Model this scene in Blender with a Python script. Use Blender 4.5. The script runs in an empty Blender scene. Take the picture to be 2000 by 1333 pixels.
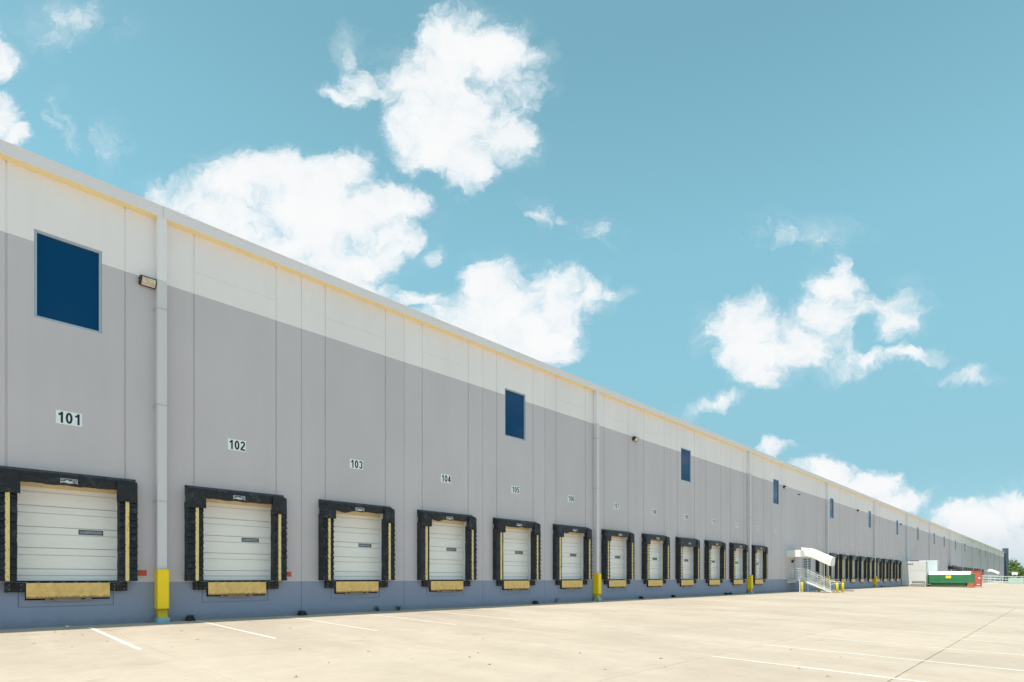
import bpy, math, random
from math import radians, sin, cos, pi
from mathutils import Vector

random.seed(7)
scn = bpy.context.scene
COL = scn.collection

# ------------------------------------------------------------------ camera
FPX = 1100.0 / 2000.0                      # focal length / picture width
TH = math.atan(1086 / 1100.0)              # angle between the view axis and the wall
CS, SN = cos(TH), sin(TH)
CAMY, CAMZ = -19.69, 1.333
cam = bpy.data.cameras.new("camera")
cam.sensor_fit = 'HORIZONTAL'
cam.sensor_width = 36.0
cam.lens = 36.0 * FPX
cam.shift_x = 0.0
cam.shift_y = (1129.5 - 666.5) / 2000.0
cam.clip_start = 0.1
cam.clip_end = 8000.0
cam_ob = bpy.data.objects.new("camera", cam)
COL.objects.link(cam_ob)
cam_ob.location = (0, CAMY, CAMZ)
cam_ob.rotation_euler = (radians(90), 0, TH - radians(90))
scn.camera = cam_ob

# ------------------------------------------------------------------ exposure
scn.view_settings.view_transform = 'Standard'
scn.view_settings.look = 'None'
scn.view_settings.exposure = 0.0
scn.view_settings.gamma = 1.0
scn.view_settings.use_curve_mapping = False

# ------------------------------------------------------------------ sun
SUN_EL = radians(62)
sy = 0.063 * sin(SUN_EL)
SUN_DIR = Vector((-math.sqrt(cos(SUN_EL) ** 2 - sy * sy), sy, sin(SUN_EL)))
sun = bpy.data.lights.new("sun", 'SUN')
sun.energy = 4.8
sun.angle = radians(0.53)
sun.color = (1.0, 0.935, 0.84)
sun_ob = bpy.data.objects.new("sun", sun)
COL.objects.link(sun_ob)
sun_ob.location = (0, -10, 60)
sun_ob.rotation_euler = SUN_DIR.to_track_quat('Z', 'Y').to_euler()

# ------------------------------------------------------------------ world: Nishita sky with fair-weather clouds
world = bpy.data.worlds.new("World")
scn.world = world
world.use_nodes = True


def nodes_of(tree):
    tree.nodes.clear()
    N, L = tree.nodes, tree.links

    def new(t, **kw):
        n = N.new(t)
        for k, v in kw.items():
            setattr(n, k, v)
        return n

    def put(sock, v):
        if isinstance(v, bpy.types.NodeSocket):
            L.new(v, sock)
        else:
            sock.default_value = v

    def math_(op, a, b=0.0, c=None, clamp=False):
        n = new('ShaderNodeMath', operation=op, use_clamp=clamp)
        put(n.inputs[0], a)
        put(n.inputs[1], b)
        if c is not None:
            put(n.inputs[2], c)
        return n.outputs[0]

    def vec(op, a, b=(0, 0, 0), c=None):
        n = new('ShaderNodeVectorMath', operation=op)
        put(n.inputs[0], a)
        put(n.inputs[1], b)
        if c is not None:
            put(n.inputs[2], c)
        return n.outputs['Value'] if op in ('DOT_PRODUCT', 'LENGTH') else n.outputs[0]

    def noise(v, scale, detail=4.0, rough=0.55, dist=0.0, out='Fac'):
        n = new('ShaderNodeTexNoise')
        put(n.inputs['Vector'], v)
        put(n.inputs['Scale'], scale)
        put(n.inputs['Detail'], detail)
        put(n.inputs['Roughness'], rough)
        put(n.inputs['Distortion'], dist)
        return n.outputs[out]

    def ramp(v, a, b, c=0.0, d=1.0, smooth=True):
        n = new('ShaderNodeMapRange', interpolation_type='SMOOTHSTEP' if smooth else 'LINEAR')
        put(n.inputs['Value'], v)
        put(n.inputs['From Min'], a)
        put(n.inputs['From Max'], b)
        put(n.inputs['To Min'], c)
        put(n.inputs['To Max'], d)
        return n.outputs[0]

    def mix(f, a, b, mode='MIX'):
        n = new('ShaderNodeMix', data_type='RGBA', blend_type=mode)
        put(n.inputs['Factor'], f)
        put(n.inputs['A'], a)
        put(n.inputs['B'], b)
        return [o for o in n.outputs if o.type == 'RGBA'][0]

    class H:
        pass
    h = H()
    h.new, h.put, h.math, h.vec, h.noise, h.ramp, h.mix, h.link = new, put, math_, vec, noise, ramp, mix, L.new
    return h


SKY_STRENGTH = 0.10
CLOUDS = [  # (azimuth-plane px, py, half width, half height, weight) in units of the sky chart below
    (905, 95, 115, 70, 1.0), (850, 150, 105, 70, 1.0), (965, 120, 80, 60, 1.0), (825, 235, 85, 85, .95),
    (895, 190, 120, 80, .8), (850, 285, 85, 60, .8), (905, 325, 60, 52, .75), (970, 270, 75, 50, .75),
    (1025, 115, 45, 32, .6), (1035, 190, 42, 34, .5), (915, 245, 110, 75, .8), (1000, 160, 60, 60, .55),
    (688, 110, 26, 42, .5), (705, 160, 30, 40, .55), (672, 192, 42, 24, .6), (730, 180, 50, 18, .4),
    (480, 368, 120, 62, 1.0), (570, 350, 120, 52, 1.0), (682, 335, 48, 36, .95), (620, 410, 175, 90, 1.1),
    (745, 400, 85, 62, 1.0), (775, 445, 50, 52, .95), (660, 505, 115, 62, .9), (715, 562, 60, 24, .7),
    (365, 395, 80, 46, .75), (430, 430, 115, 62, .9), (560, 480, 150, 75, 1.0), (762, 492, 34, 32, .6),
    (955, 560, 72, 46, 1.0), (930, 615, 95, 62, 1.0), (1010, 655, 115, 66, 1.1), (1095, 595, 66, 68, 1.0),
    (1140, 575, 58, 38, .9), (1188, 566, 40, 17, .6), (1065, 680, 75, 44, 1.0), (880, 620, 62, 40, .9),
    (965, 630, 115, 80, 1.1), (830, 580, 46, 14, .55), (1010, 560, 26, 12, .5),
    (1440, 625, 80, 64, 1.0), (1475, 690, 95, 58, 1.0), (1560, 665, 95, 52, .95), (1610, 630, 60, 44, .8),
    (1485, 742, 52, 30, .7), (1630, 565, 52, 34, .7), (1690, 598, 66, 30, .6), (1750, 615, 48, 44, .6),
    (1705, 700, 56, 20, .65), (1775, 700, 50, 15, .6), (1630, 700, 66, 38, .6), (1640, 528, 22, 32, .6),
    (1395, 790, 48, 12, .36), (1350, 800, 18, 14, .3),
    (1620, 935, 62, 38, 1.0), (1690, 955, 80, 40, 1.0), (1755, 980, 62, 28, .7), (1500, 882, 40, 16, .7),
    (1935, 1035, 100, 66, 1.1), (1990, 990, 62, 44, 1.0), (1960, 1065, 150, 60, 1.0), (1885, 1015, 52, 36, .8),
    (2090, 1010, 110, 80, 1.0),
    (-18, 60, 30, 70, .7), (-10, 130, 48, 34, .75), (-20, 235, 46, 50, .9), (5, 270, 40, 30, .8),
    (150, 50, 60, 26, .20), (120, 85, 34, 14, .20), (128, 255, 26, 40, .25), (215, 285, 26, 36, .25),
    (1056, 415, 22, 22, .27), (1160, 448, 36, 17, .27), (1105, 422, 22, 8, .25), (850, 500, 18, 18, .28),
    (1560, 456, 80, 24, .24), (1885, 732, 46, 14, .36), (1500, 640, 110, 40, .8), (1565, 690, 80, 40, .9),
]
h = nodes_of(world.node_tree)
tc = h.new('ShaderNodeTexCoord')
dirv = tc.outputs['Generated']
sky = h.new('ShaderNodeTexSky', sky_type='NISHITA')
sky.sun_disc = False
sky.sun_elevation = SUN_EL
sky.sun_rotation = math.atan2(SUN_DIR.x, SUN_DIR.y) % (2 * pi)
sky.altitude = 150
sky.air_density = 1.0
sky.dust_density = 0.6
sky.ozone_density = 1.0
zsky = h.new('ShaderNodeSeparateXYZ')
h.put(zsky.inputs[0], dirv)
grade = h.new('ShaderNodeValToRGB')              # summer-haze grade of the clear sky by height, the same all round
SKY_TINT = (1.66, 2.32, 1.68)
for i, (zz, k, kb) in enumerate(((0.0, .46, 1.5), (.08, .50, 1.38), (.16, .575, 1.22), (.24, .76, 1.09), (.34, 1.04, 1.02), (.48, 1.27, 1.0), (.60, 1.17, 1.0), (.68, 1.06, 1.0), (1.0, 1.0, 1.0))):
    e = grade.color_ramp.elements[i] if i < 2 else grade.color_ramp.elements.new(zz)
    e.position = zz
    e.color = (SKY_TINT[0] * k / 3, SKY_TINT[1] * k / 3, SKY_TINT[2] * k * kb / 3, 1)
h.put(grade.inputs[0], zsky.outputs[2])
tinted = h.vec('MULTIPLY', sky.outputs[0], h.vec('MULTIPLY', grade.outputs[0], (3, 3, 3)))
haze = h.new('ShaderNodeValToRGB')
for i, (zz, c) in enumerate(((0.0, (.40, .65, .75)), (.12, (.325, .60, .72)), (.28, (.300, .585, .715)), (.48, (.268, .553, .685)), (.68, (.215, .470, .585)), (1.0, (.18, .42, .54)))):
    e = haze.color_ramp.elements[i] if i < 2 else haze.color_ramp.elements.new(zz)
    e.position = zz
    e.color = c + (1,)
h.put(haze.inputs[0], zsky.outputs[2])
tinted = h.mix(0.55, tinted, h.vec('MULTIPLY', haze.outputs[0], (1 / SKY_STRENGTH,) * 3))
# sky chart: the sky seen from the yard projected on a vertical plane (world-fixed)
fwd = h.vec('DOT_PRODUCT', dirv, (CS, SN, 0))
fsafe = h.math('MAXIMUM', fwd, 0.05)
uu = h.math('DIVIDE', h.vec('DOT_PRODUCT', dirv, (SN, -CS, 0)), fsafe)
vv = h.math('DIVIDE', h.vec('DOT_PRODUCT', dirv, (0, 0, 1)), fsafe)
cx = h.new('ShaderNodeCombineXYZ')
h.put(cx.inputs[0], uu)
h.put(cx.inputs[1], vv)
uv0 = cx.outputs[0]
warp = h.noise(uv0, 7.0, 5.0, 0.6, out='Color')
uv = h.vec('MULTIPLY_ADD', h.vec('SUBTRACT', warp, (0.5, 0.5, 0.5)), (0.13, 0.11, 0.0), uv0)
warp2 = h.noise(uv, 30.0, 4.0, 0.6, out='Color')
uv = h.vec('MULTIPLY_ADD', h.vec('SUBTRACT', warp2, (0.5, 0.5, 0.5)), (0.040, 0.036, 0.0), uv)
acc = None
for (px, py, rx, ry, w) in CLOUDS:
    cu, cv, ru, rv = (px - 1000) / 1100, (1129.5 - py) / 1100, rx * 1.06 / 1100, ry * 1.06 / 1100
    q = h.vec('MULTIPLY_ADD', uv, (1 / ru, 1 / rv, 0), (-cu / ru, -cv / rv, 0))
    b = h.math('MULTIPLY_ADD', h.vec('DOT_PRODUCT', q, q), -w, w)
    acc = b if acc is None else h.math('MAXIMUM', acc, b)
acc = h.math('MAXIMUM', h.math('MAXIMUM', acc, h.math('MULTIPLY', acc, 1.18)), -1.0)
# clouds elsewhere, where the chart ends: unseen cover, raised to light the wall
planar = h.vec('DIVIDE', dirv, h.vec('ADD', h.vec('MULTIPLY', dirv, (0, 0, 1)), (0.001, 0.001, 0.001)))
sz = h.new('ShaderNodeSeparateXYZ')
h.put(sz.inputs[0], dirv)
zc = h.math('MAXIMUM', sz.outputs[2], 0.04)
cp = h.new('ShaderNodeCombineXYZ')
h.put(cp.inputs[0], h.math('DIVIDE', sz.outputs[0], zc))
h.put(cp.inputs[1], h.math('DIVIDE', sz.outputs[1], zc))
other = h.math('MULTIPLY_ADD', h.noise(cp.outputs[0], 1.1, 6.0, 0.6), 6.0, -3.05)
inside = h.math('MULTIPLY', h.ramp(h.math('ABSOLUTE', h.math('ADD', uu, 0.0)), 0.98, 1.12, 1.0, 0.0),
                h.math('MULTIPLY', h.ramp(vv, 1.06, 1.2, 1.0, 0.0), h.ramp(fwd, 0.06, 0.2)))
fld = h.math('ADD', h.math('MULTIPLY', acc, inside), h.math('MULTIPLY', other, h.math('SUBTRACT', 1.0, inside)))
fb = h.noise(uv, 13.0, 12.0, 0.68)
fb2 = h.noise(uv0, 5.0, 3.0, 0.5)
dens = h.math('MULTIPLY_ADD', h.math('SUBTRACT', fb, 0.5), 3.2, fld)
dens = h.math('MULTIPLY_ADD', h.math('SUBTRACT', fb2, 0.5), 1.5, dens)
cover = h.ramp(dens, -0.26, 0.84)
veil = h.math('MULTIPLY', h.ramp(fld, -1.0, 0.5), h.ramp(h.noise(uv, 6.5, 8.0, 0.66, 0.4), 0.44, 0.74))
cover = h.math('MAXIMUM', cover, h.math('MULTIPLY', veil, 0.5))
thick = h.ramp(dens, 0.25, 1.25)
shade = h.ramp(h.noise(uv, 9.0, 5.0, 0.55), 0.38, 0.66)
ccol = h.mix(thick, (0.80, 0.90, 0.95, 1), (1.0, 1.0, 1.0, 1))
ccol = h.mix(h.math('MULTIPLY', shade, 0.13), ccol, (0.74, 0.79, 0.86, 1))
low = h.ramp(vv, 0.015, 0.12, 0.75, 0.0)
ccol = h.mix(low, ccol, (0.60, 0.70, 0.78, 1))
CLOUD_GAIN = 0.98
cl = h.new('ShaderNodeBackground')
h.put(cl.inputs[0], ccol)
cl.inputs[1].default_value = CLOUD_GAIN
bg = h.new('ShaderNodeBackground')
h.put(bg.inputs[0], tinted)
bg.inputs[1].default_value = SKY_STRENGTH
mx = h.new('ShaderNodeMixShader')
h.put(mx.inputs[0], h.math('MULTIPLY', cover, 0.97))
h.link(bg.outputs[0], mx.inputs[1])
h.link(cl.outputs[0], mx.inputs[2])
wo = h.new('ShaderNodeOutputWorld')
h.link(mx.outputs[0], wo.inputs[0])
world.cycles.sampling_method = 'MANUAL'
world.cycles.sample_map_resolution = 512


# ------------------------------------------------------------------ materials
def mat(name, col, rough=0.6, metal=0.0, vary=0.08, scale=3.0, bump=0.0, bscale=60.0, spec=0.5, stretch=None, build=None, coat=0.0):
    m = bpy.data.materials.new(name)
    m.use_nodes = True
    h = nodes_of(m.node_tree)
    tcn = h.new('ShaderNodeTexCoord')
    co = tcn.outputs['Object']
    p = h.new('ShaderNodeBsdfPrincipled')
    o = h.new('ShaderNodeOutputMaterial')
    h.link(p.outputs[0], o.inputs[0])
    p.inputs['Roughness'].default_value = rough
    p.inputs['Metallic'].default_value = metal
    p.inputs['Specular IOR Level'].default_value = spec
    p.inputs['Coat Weight'].default_value = coat
    nco = co if stretch is None else h.vec('MULTIPLY', co, stretch)
    n = h.noise(nco, scale, 6.0, 0.6)
    k = h.ramp(n, 0.25, 0.75, 1.0 - vary, 1.0 + vary, smooth=False)
    c4 = tuple(col) + (1,)
    base = h.mix(1.0, c4, h.vec('MULTIPLY', (1, 1, 1), (1, 1, 1)), 'MIX') if False else None
    sc = h.new('ShaderNodeVectorMath', operation='SCALE')
    sc.inputs[0].default_value = tuple(col)
    h.put(sc.inputs['Scale'], k)
    cout = sc.outputs[0]
    if build:
        cout = build(h, co, cout, p) or cout
    h.put(p.inputs['Base Color'], cout)
    if bump:
        b = h.new('ShaderNodeBump')
        b.inputs['Strength'].default_value = bump
        b.inputs['Distance'].default_value = 0.01
        h.put(b.inputs['Height'], h.noise(nco, bscale, 5.0, 0.6))
        h.link(b.outputs[0], p.inputs['Normal'])
    return m


BASE_Z, BAND_Z = 1.22, 10.34
GREY_C, WHITE_C, BASE_C = (0.578, 0.534, 0.566), (0.86, 0.81, 0.83), (0.275, 0.315, 0.435)


def wall_paint(h, co, c, p):
    s = h.new('ShaderNodeSeparateXYZ')
    h.put(s.inputs[0], co)
    z = s.outputs[2]
    geo = h.new('ShaderNodeNewGeometry')
    up = h.math('GREATER_THAN', z, BAND_Z)
    lo = h.math('LESS_THAN', z, BASE_Z)
    col = h.mix(up, GREY_C + (1,), WHITE_C + (1,))
    col = h.mix(lo, col, BASE_C + (1,))
    wp = geo.outputs['Position']
    big = h.ramp(h.noise(h.vec('MULTIPLY', wp, (0.5, 0.5, 0.22)), 1.0, 5.0, 0.6), 0.3, 0.7, 0.955, 1.03, smooth=False)
    streak = h.ramp(h.noise(h.vec('MULTIPLY', wp, (5.0, 5.0, 0.12)), 1.0, 4.0, 0.6), 0.35, 0.75, 1.006, 0.984, smooth=False)
    fine = h.ramp(h.noise(wp, 40.0, 3.0, 0.6), 0.3, 0.7, 0.985, 1.015, smooth=False)
    pan = h.new('ShaderNodeObjectInfo')
    fine = h.math('MULTIPLY', fine, h.ramp(pan.outputs['Random'], 0.0, 1.0, 0.978, 1.018, smooth=False))
    k = h.math('MULTIPLY', h.math('MULTIPLY', big, streak), fine)
    # splashed dirt at the very foot of the wall
    dz = h.math('MULTIPLY_ADD', h.noise(h.vec('MULTIPLY', wp, (1.2, 1, 2.0)), 3.0, 6.0, 0.65), 0.55, -0.05)
    dirt = h.ramp(h.math('SUBTRACT', dz, z), -0.06, 0.18, 0.0, 0.30)
    spots = h.math('MULTIPLY', h.ramp(h.noise(wp, 26.0, 2.0, 0.5), 0.63, 0.70), h.ramp(z, 0.12, 0.42, 0.30, 0.0))
    vm = h.new('ShaderNodeVectorMath', operation='SCALE')
    h.put(vm.inputs[0], col)
    h.put(vm.inputs['Scale'], k)
    out = h.mix(dirt, vm.outputs[0], (0.15, 0.14, 0.12, 1))
    out = h.mix(spots, out, (0.42, 0.42, 0.41, 1))
    return out


M = {}
M['wall'] = mat('painted_concrete', (0.5, 0.5, 0.5), 0.75, build=wall_paint, bump=0.10, bscale=25, spec=0.3)
M['pit'] = mat('pit_black', (0.012, 0.012, 0.014), 0.9)
M['cornice'] = mat('cornice_metal', (0.80, 0.76, 0.79), 0.5, vary=0.03, scale=1.2)
M['soffit'] = mat('cornice_soffit_bounce_tint', (0.92, 0.76, 0.42), 0.6, vary=0.05)  # yellow puts the warm ground bounce into the soffit colour
M['downwhite'] = mat('downspout_paint', (0.64, 0.655, 0.67), 0.5, vary=0.03,
                     build=lambda h, co, c, p: h.mix(h.math('GREATER_THAN', (lambda s: (h.put(s.inputs[0], co), s.outputs[2])[1])(h.new('ShaderNodeSeparateXYZ')), BAND_Z - 0.03),
                                                     (0.65, 0.63, 0.655, 1), (0.83, 0.80, 0.82, 1)))
M['roof'] = mat('roof_membrane', (0.55, 0.55, 0.54), 0.8)


def rust(amount, lo_z, hi_z, tint=(0.12, 0.045, 0.015, 1)):
    def f(h, co, c, p):
        s = h.new('ShaderNodeSeparateXYZ')
        h.put(s.inputs[0], co)
        edge = h.ramp(s.outputs[2], lo_z, hi_z, 0.40, 0.0)
        v = h.math('ADD', h.noise(h.vec('MULTIPLY', co, (7, 7, 3.0)), 2.6, 7.0, 0.7), edge)
        return h.mix(h.math('MULTIPLY', h.ramp(v, 0.60, 0.78), amount), c, tint)
    return f


def tread(h, co, c, p):
    f = rust(0.7, -0.42, -0.32)(h, co, c, p)
    n = h.new('ShaderNodeTexVoronoi', voronoi_dimensions='2D')
    n.inputs['Scale'].default_value = 24.0
    n.inputs['Randomness'].default_value = 0.0
    s = h.new('ShaderNodeSeparateXYZ')
    h.put(s.inputs[0], co)
    cb = h.new('ShaderNodeCombineXYZ')
    h.put(cb.inputs[0], h.math('ADD', s.outputs[0], s.outputs[2]))
    h.put(cb.inputs[1], h.math('SUBTRACT', s.outputs[0], s.outputs[2]))
    h.put(n.inputs['Vector'], cb.outputs[0])
    worn = h.ramp(h.noise(co, 1.8, 4.0, 0.6), 0.4, 0.62, 0.25, 1.0)
    return h.mix(h.math('MULTIPLY', worn, h.ramp(n.outputs['Distance'], 0.30, 0.46, 0.0, 0.42)), f, (0.22, 0.13, 0.04, 1))


M['lip'] = mat('worn_yellow_tread', (0.93, 0.61, 0.21), 0.6, build=tread, vary=0.16, scale=5, bump=0.3, bscale=30)
M['steel'] = mat('dull_steel', (0.25, 0.24, 0.22), 0.55, metal=0.3, vary=0.25, scale=8, build=rust(0.6, -9, -8))


def fabric(h, co, c, p):
    geo = h.new('ShaderNodeNewGeometry')
    scuff = h.ramp(h.noise(geo.outputs['Position'], 4.5, 7.0, 0.7), 0.50, 0.72, 0.0, 0.75)
    nick = h.ramp(h.noise(geo.outputs['Position'], 38.0, 2.0, 0.5), 0.70, 0.76, 0.0, 0.5)
    return h.mix(nick, h.mix(scuff, c, (0.085, 0.088, 0.098, 1)), (0.25, 0.25, 0.27, 1))


M['vinyl'] = mat('black_vinyl', (0.014, 0.015, 0.020), 0.42, vary=0.4, scale=6, bump=0.7, bscale=14, build=fabric, spec=0.35)
M['vinyl_side'] = mat('grey_black_vinyl', (0.030, 0.033, 0.038), 0.7, vary=0.3, scale=3, bump=0.4, bscale=10, build=fabric, spec=0.3)
M['rubber'] = mat('black_rubber', (0.018, 0.018, 0.020), 0.8, vary=0.5, scale=18, bump=0.8, bscale=40, build=fabric)


def stripe_wear(h, co, c, p):
    geo = h.new('ShaderNodeNewGeometry')
    w = h.ramp(h.noise(h.vec('MULTIPLY', geo.outputs['Position'], (9, 3, 4.0)), 2.6, 7.0, 0.72), 0.55, 0.66, 0.0, 0.85)
    return h.mix(w, c, (0.16, 0.10, 0.02, 1))


M['stripe'] = mat('guide_yellow', (0.78, 0.62, 0.27), 0.6, vary=0.12, scale=6, build=stripe_wear)


def door_ribs(h, co, c, p):
    s = h.new('ShaderNodeSeparateXYZ')
    h.put(s.inputs[0], co)
    w = h.math('SINE', h.math('MULTIPLY', s.outputs[2], 2 * pi / 0.045))
    b = h.new('ShaderNodeBump')
    b.inputs['Strength'].default_value = 0.45
    b.inputs['Distance'].default_value = 0.004
    h.put(b.inputs['Height'], w)
    h.link(b.outputs[0], p.inputs['Normal'])
    geo = h.new('ShaderNodeNewGeometry')
    d = h.ramp(h.noise(h.vec('MULTIPLY', geo.outputs['Position'], (0.8, 1, 5.0)), 1.6, 6.0, 0.65), 0.45, 0.75, 0.0, 0.09)
    return h.mix(d, c, (0.42, 0.40, 0.34, 1))


M['door'] = mat('door_cream', (0.95, 0.92, 0.895), 0.5, vary=0.02, scale=1.5, build=door_ribs)
M['doorline_shade'] = mat('door_groove_shade', (0.64, 0.61, 0.58), 0.7)  # darker tone paints the shading of the grooves and section edges
M['jamb'] = mat('jamb_offwhite', (0.74, 0.74, 0.76), 0.55, vary=0.05)
M['header'] = mat('header_bounce_tan', (0.72, 0.58, 0.35), 0.7, vary=0.1)  # tan paints in the cream bounced light at the head of the opening
M['gasket'] = mat('dark_gasket', (0.02, 0.02, 0.025), 0.7)
M['doorglass'] = mat('door_glass', (0.24, 0.30, 0.34), 0.08, vary=0.25, scale=5)
def tint_glass(h, co, c, p):
    p.inputs['Specular Tint'].default_value = (0.30, 0.72, 1.0, 1)


M['glass'] = mat('blue_glass', (0.0006, 0.040, 0.125), 0.05, vary=0.05, scale=0.5, spec=0.42, build=tint_glass)
M['frame'] = mat('window_frame_aluminium', (0.40, 0.48, 0.56), 0.4, metal=0.2, vary=0.04)
M['signwhite'] = mat('sign_white', (0.80, 0.85, 0.86), 0.5, vary=0.06, scale=10)
M['navy'] = mat('sign_navy', (0.008, 0.014, 0.045), 0.6)
M['paleblue'] = mat('label_pale', (0.55, 0.58, 0.62), 0.5, vary=0.2, scale=30)
M['yellow'] = mat('safety_yellow', (0.98, 0.675, 0.002), 0.42, vary=0.05, scale=4, build=rust(0.45, -0.05, 0.05, (0.25, 0.16, 0.02, 1)))
M['bolyellow'] = mat('bollard_yellow', (0.88, 0.74, 0.005), 0.4, vary=0.04, scale=4)
M['collar'] = mat('pale_blue_collar', (0.28, 0.50, 0.58), 0.6, vary=0.15, scale=8)
M['red'] = mat('faded_red', (0.55, 0.085, 0.045), 0.55, vary=0.12, scale=14, build=rust(0.4, -9, -8, (0.7, 0.3, 0.2, 1)))
M['lamp'] = mat('lamp_bronze', (0.035, 0.033, 0.030), 0.5, vary=0.3, scale=10)
M['lens'] = mat('lamp_lens', (0.62, 0.55, 0.42), 0.18, vary=0.3, scale=9, coat=0.5)
M['galv'] = mat('galvanised_steel', (0.74, 0.77, 0.78), 0.45, metal=0.0, vary=0.1, scale=9)
M['white'] = mat('white_metal', (0.82, 0.82, 0.78), 0.45, vary=0.03, scale=2)
M['darkcanopy'] = mat('dark_canopy', (0.02, 0.022, 0.028), 0.6)
M['slate'] = mat('slate_panel', (0.055, 0.095, 0.14), 0.6, vary=0.15, scale=0.7)
M['mandoor'] = mat('grey_door_paint', (0.50, 0.50, 0.55), 0.5, vary=0.04)
M['louver'] = mat('louver_grey', (0.50, 0.50, 0.50), 0.5, vary=0.05)
M['tread'] = mat('galvanised_tread', (0.52, 0.54, 0.55), 0.5, metal=0.2, vary=0.1, scale=12)
M['wheelstop'] = mat('concrete_wheel_stop', (0.22, 0.19, 0.15), 0.9, vary=0.3, scale=8)
M['green'] = mat('green_container_paint', (0.036, 0.19, 0.085), 0.5, vary=0.15, scale=0.9, build=rust(0.25, -9, -8))
M['greenlow'] = mat('green_container_dirty', (0.05, 0.11, 0.05), 0.7, vary=0.25, scale=1.4, build=rust(0.5, -9, -8))
M['containerwhite'] = mat('container_white', (0.78, 0.80, 0.75), 0.5, vary=0.06, scale=1.5)
M['boxwhite'] = mat('compactor_white', (0.62, 0.63, 0.62), 0.5, vary=0.05, scale=0.8)
M['boxblue'] = mat('compactor_pale_blue', (0.60, 0.68, 0.70), 0.5, vary=0.05, scale=0.8)
M['redbox'] = mat('container_red', (0.62, 0.13, 0.085), 0.5, vary=0.12, scale=0.8)
M['orange'] = mat('rust_orange', (0.42, 0.16, 0.06), 0.8, vary=0.3, scale=3)
M['yellowplate'] = mat('warning_yellow', (0.85, 0.68, 0.02), 0.5)
M['paint'] = mat('line_paint', (0.78, 0.74, 0.675), 0.7, vary=0.08, scale=4,
                 build=lambda h, co, c, p: (lambda g: h.mix(h.ramp(h.noise(g.outputs['Position'], 2.2, 8.0, 0.7), 0.48, 0.72, 0.0, 0.65), c, (0.60, 0.52, 0.42, 1)))(h.new('ShaderNodeNewGeometry')))
M['leaf'] = mat('dry_leaf', (0.13, 0.085, 0.045), 0.9, vary=0.4, scale=30)
M['paper'] = mat('scrap_paper', (0.80, 0.82, 0.84), 0.8)
M['weed'] = mat('weed_green', (0.030, 0.055, 0.028), 0.7, vary=0.3, scale=20)
M['bark'] = mat('bark', (0.09, 0.065, 0.045), 0.9, vary=0.3, scale=4, bump=0.5)
M['crown'] = mat('tree_leaves', (0.11, 0.17, 0.035), 0.7, vary=0.45, scale=0.7)
M['crown2'] = mat('bush_leaves', (0.14, 0.20, 0.035), 0.7, vary=0.45, scale=0.8)
M['grass'] = mat('dry_grass', (0.23, 0.225, 0.11), 0.95, vary=0.35, scale=0.12)
M['kerb'] = mat('kerb_concrete', (0.60, 0.58, 0.53), 0.85, vary=0.08)
M['pale_green'] = mat('pale_green_cabinet', (0.42, 0.52, 0.44), 0.5, vary=0.06)
M['rail'] = mat('pale_rail_paint', (0.60, 0.66, 0.64), 0.5, vary=0.05)


def concrete(h, co, c, p):
    geo = h.new('ShaderNodeNewGeometry')
    wp = geo.outputs['Position']
    oi = h.new('ShaderNodeObjectInfo')
    big = h.noise(h.vec('MULTIPLY', wp, (0.22, 0.16, 0.2)), 1.0, 6.0, 0.62)
    col = h.mix(h.ramp(big, 0.34, 0.68), (0.56, 0.472, 0.378, 1), (0.475, 0.395, 0.315, 1))
    # broad cleaner sweeps left by trailers, running out from the docks
    sw = h.noise(h.vec('MULTIPLY', wp, (0.9, 0.09, 0.2)), 1.0, 5.0, 0.6, 0.4)
    col = h.mix(h.ramp(sw, 0.50, 0.74, 0.0, 0.42), col, (0.61, 0.525, 0.425, 1))
    col = h.mix(h.ramp(sw, 0.22, 0.44, 0.20, 0.0), col, (0.40, 0.325, 0.26, 1))
    med = h.ramp(h.noise(wp, 2.3, 7.0, 0.68), 0.3, 0.72, 1.05, 0.93, smooth=False)
    fine = h.ramp(h.noise(wp, 55.0, 3.0, 0.6), 0.25, 0.75, 0.965, 1.035, smooth=False)
    speck = h.ramp(h.noise(wp, 13.0, 2.0, 0.5), 0.735, 0.77, 0.0, 0.5)
    oil = h.ramp(h.noise(h.vec('MULTIPLY', wp, (0.55, 0.45, 1)), 1.0, 5.0, 0.6), 0.61, 0.74, 0.0, 0.34)
    slab = h.ramp(oi.outputs['Random'], 0.0, 1.0, 0.972, 1.02, smooth=False)
    k = h.math('MULTIPLY', h.math('MULTIPLY', med, fine), slab)
    vm = h.new('ShaderNodeVectorMath', operation='SCALE')
    h.put(vm.inputs[0], col)
    h.put(vm.inputs['Scale'], k)
    out = h.mix(oil, vm.outputs[0], (0.25, 0.21, 0.15, 1))
    sp = h.new('ShaderNodeSeparateXYZ')
    h.put(sp.inputs[0], wp)
    near = h.math('MULTIPLY', h.ramp(sp.outputs[1], -3.4, -1.5), h.ramp(sp.outputs[1], -1.0, -0.6, 1.0, 0.0))
    pud = h.ramp(h.noise(h.vec('MULTIPLY', wp, (0.55, 1.1, 1)), 1.3, 5.0, 0.6), 0.56, 0.66)
    out = h.mix(h.math('MULTIPLY', h.math('MULTIPLY', near, pud), 0.5), out, (0.27, 0.20, 0.12, 1))
    return h.mix(speck, out, (0.16, 0.14, 0.11, 1))


M['concrete'] = mat('yard_concrete', (0.5, 0.45, 0.36), 0.85, build=concrete, bump=0.25, bscale=18, spec=0.25)
M['joint'] = mat('joint_filler', (0.30, 0.26, 0.20), 0.95)


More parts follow.
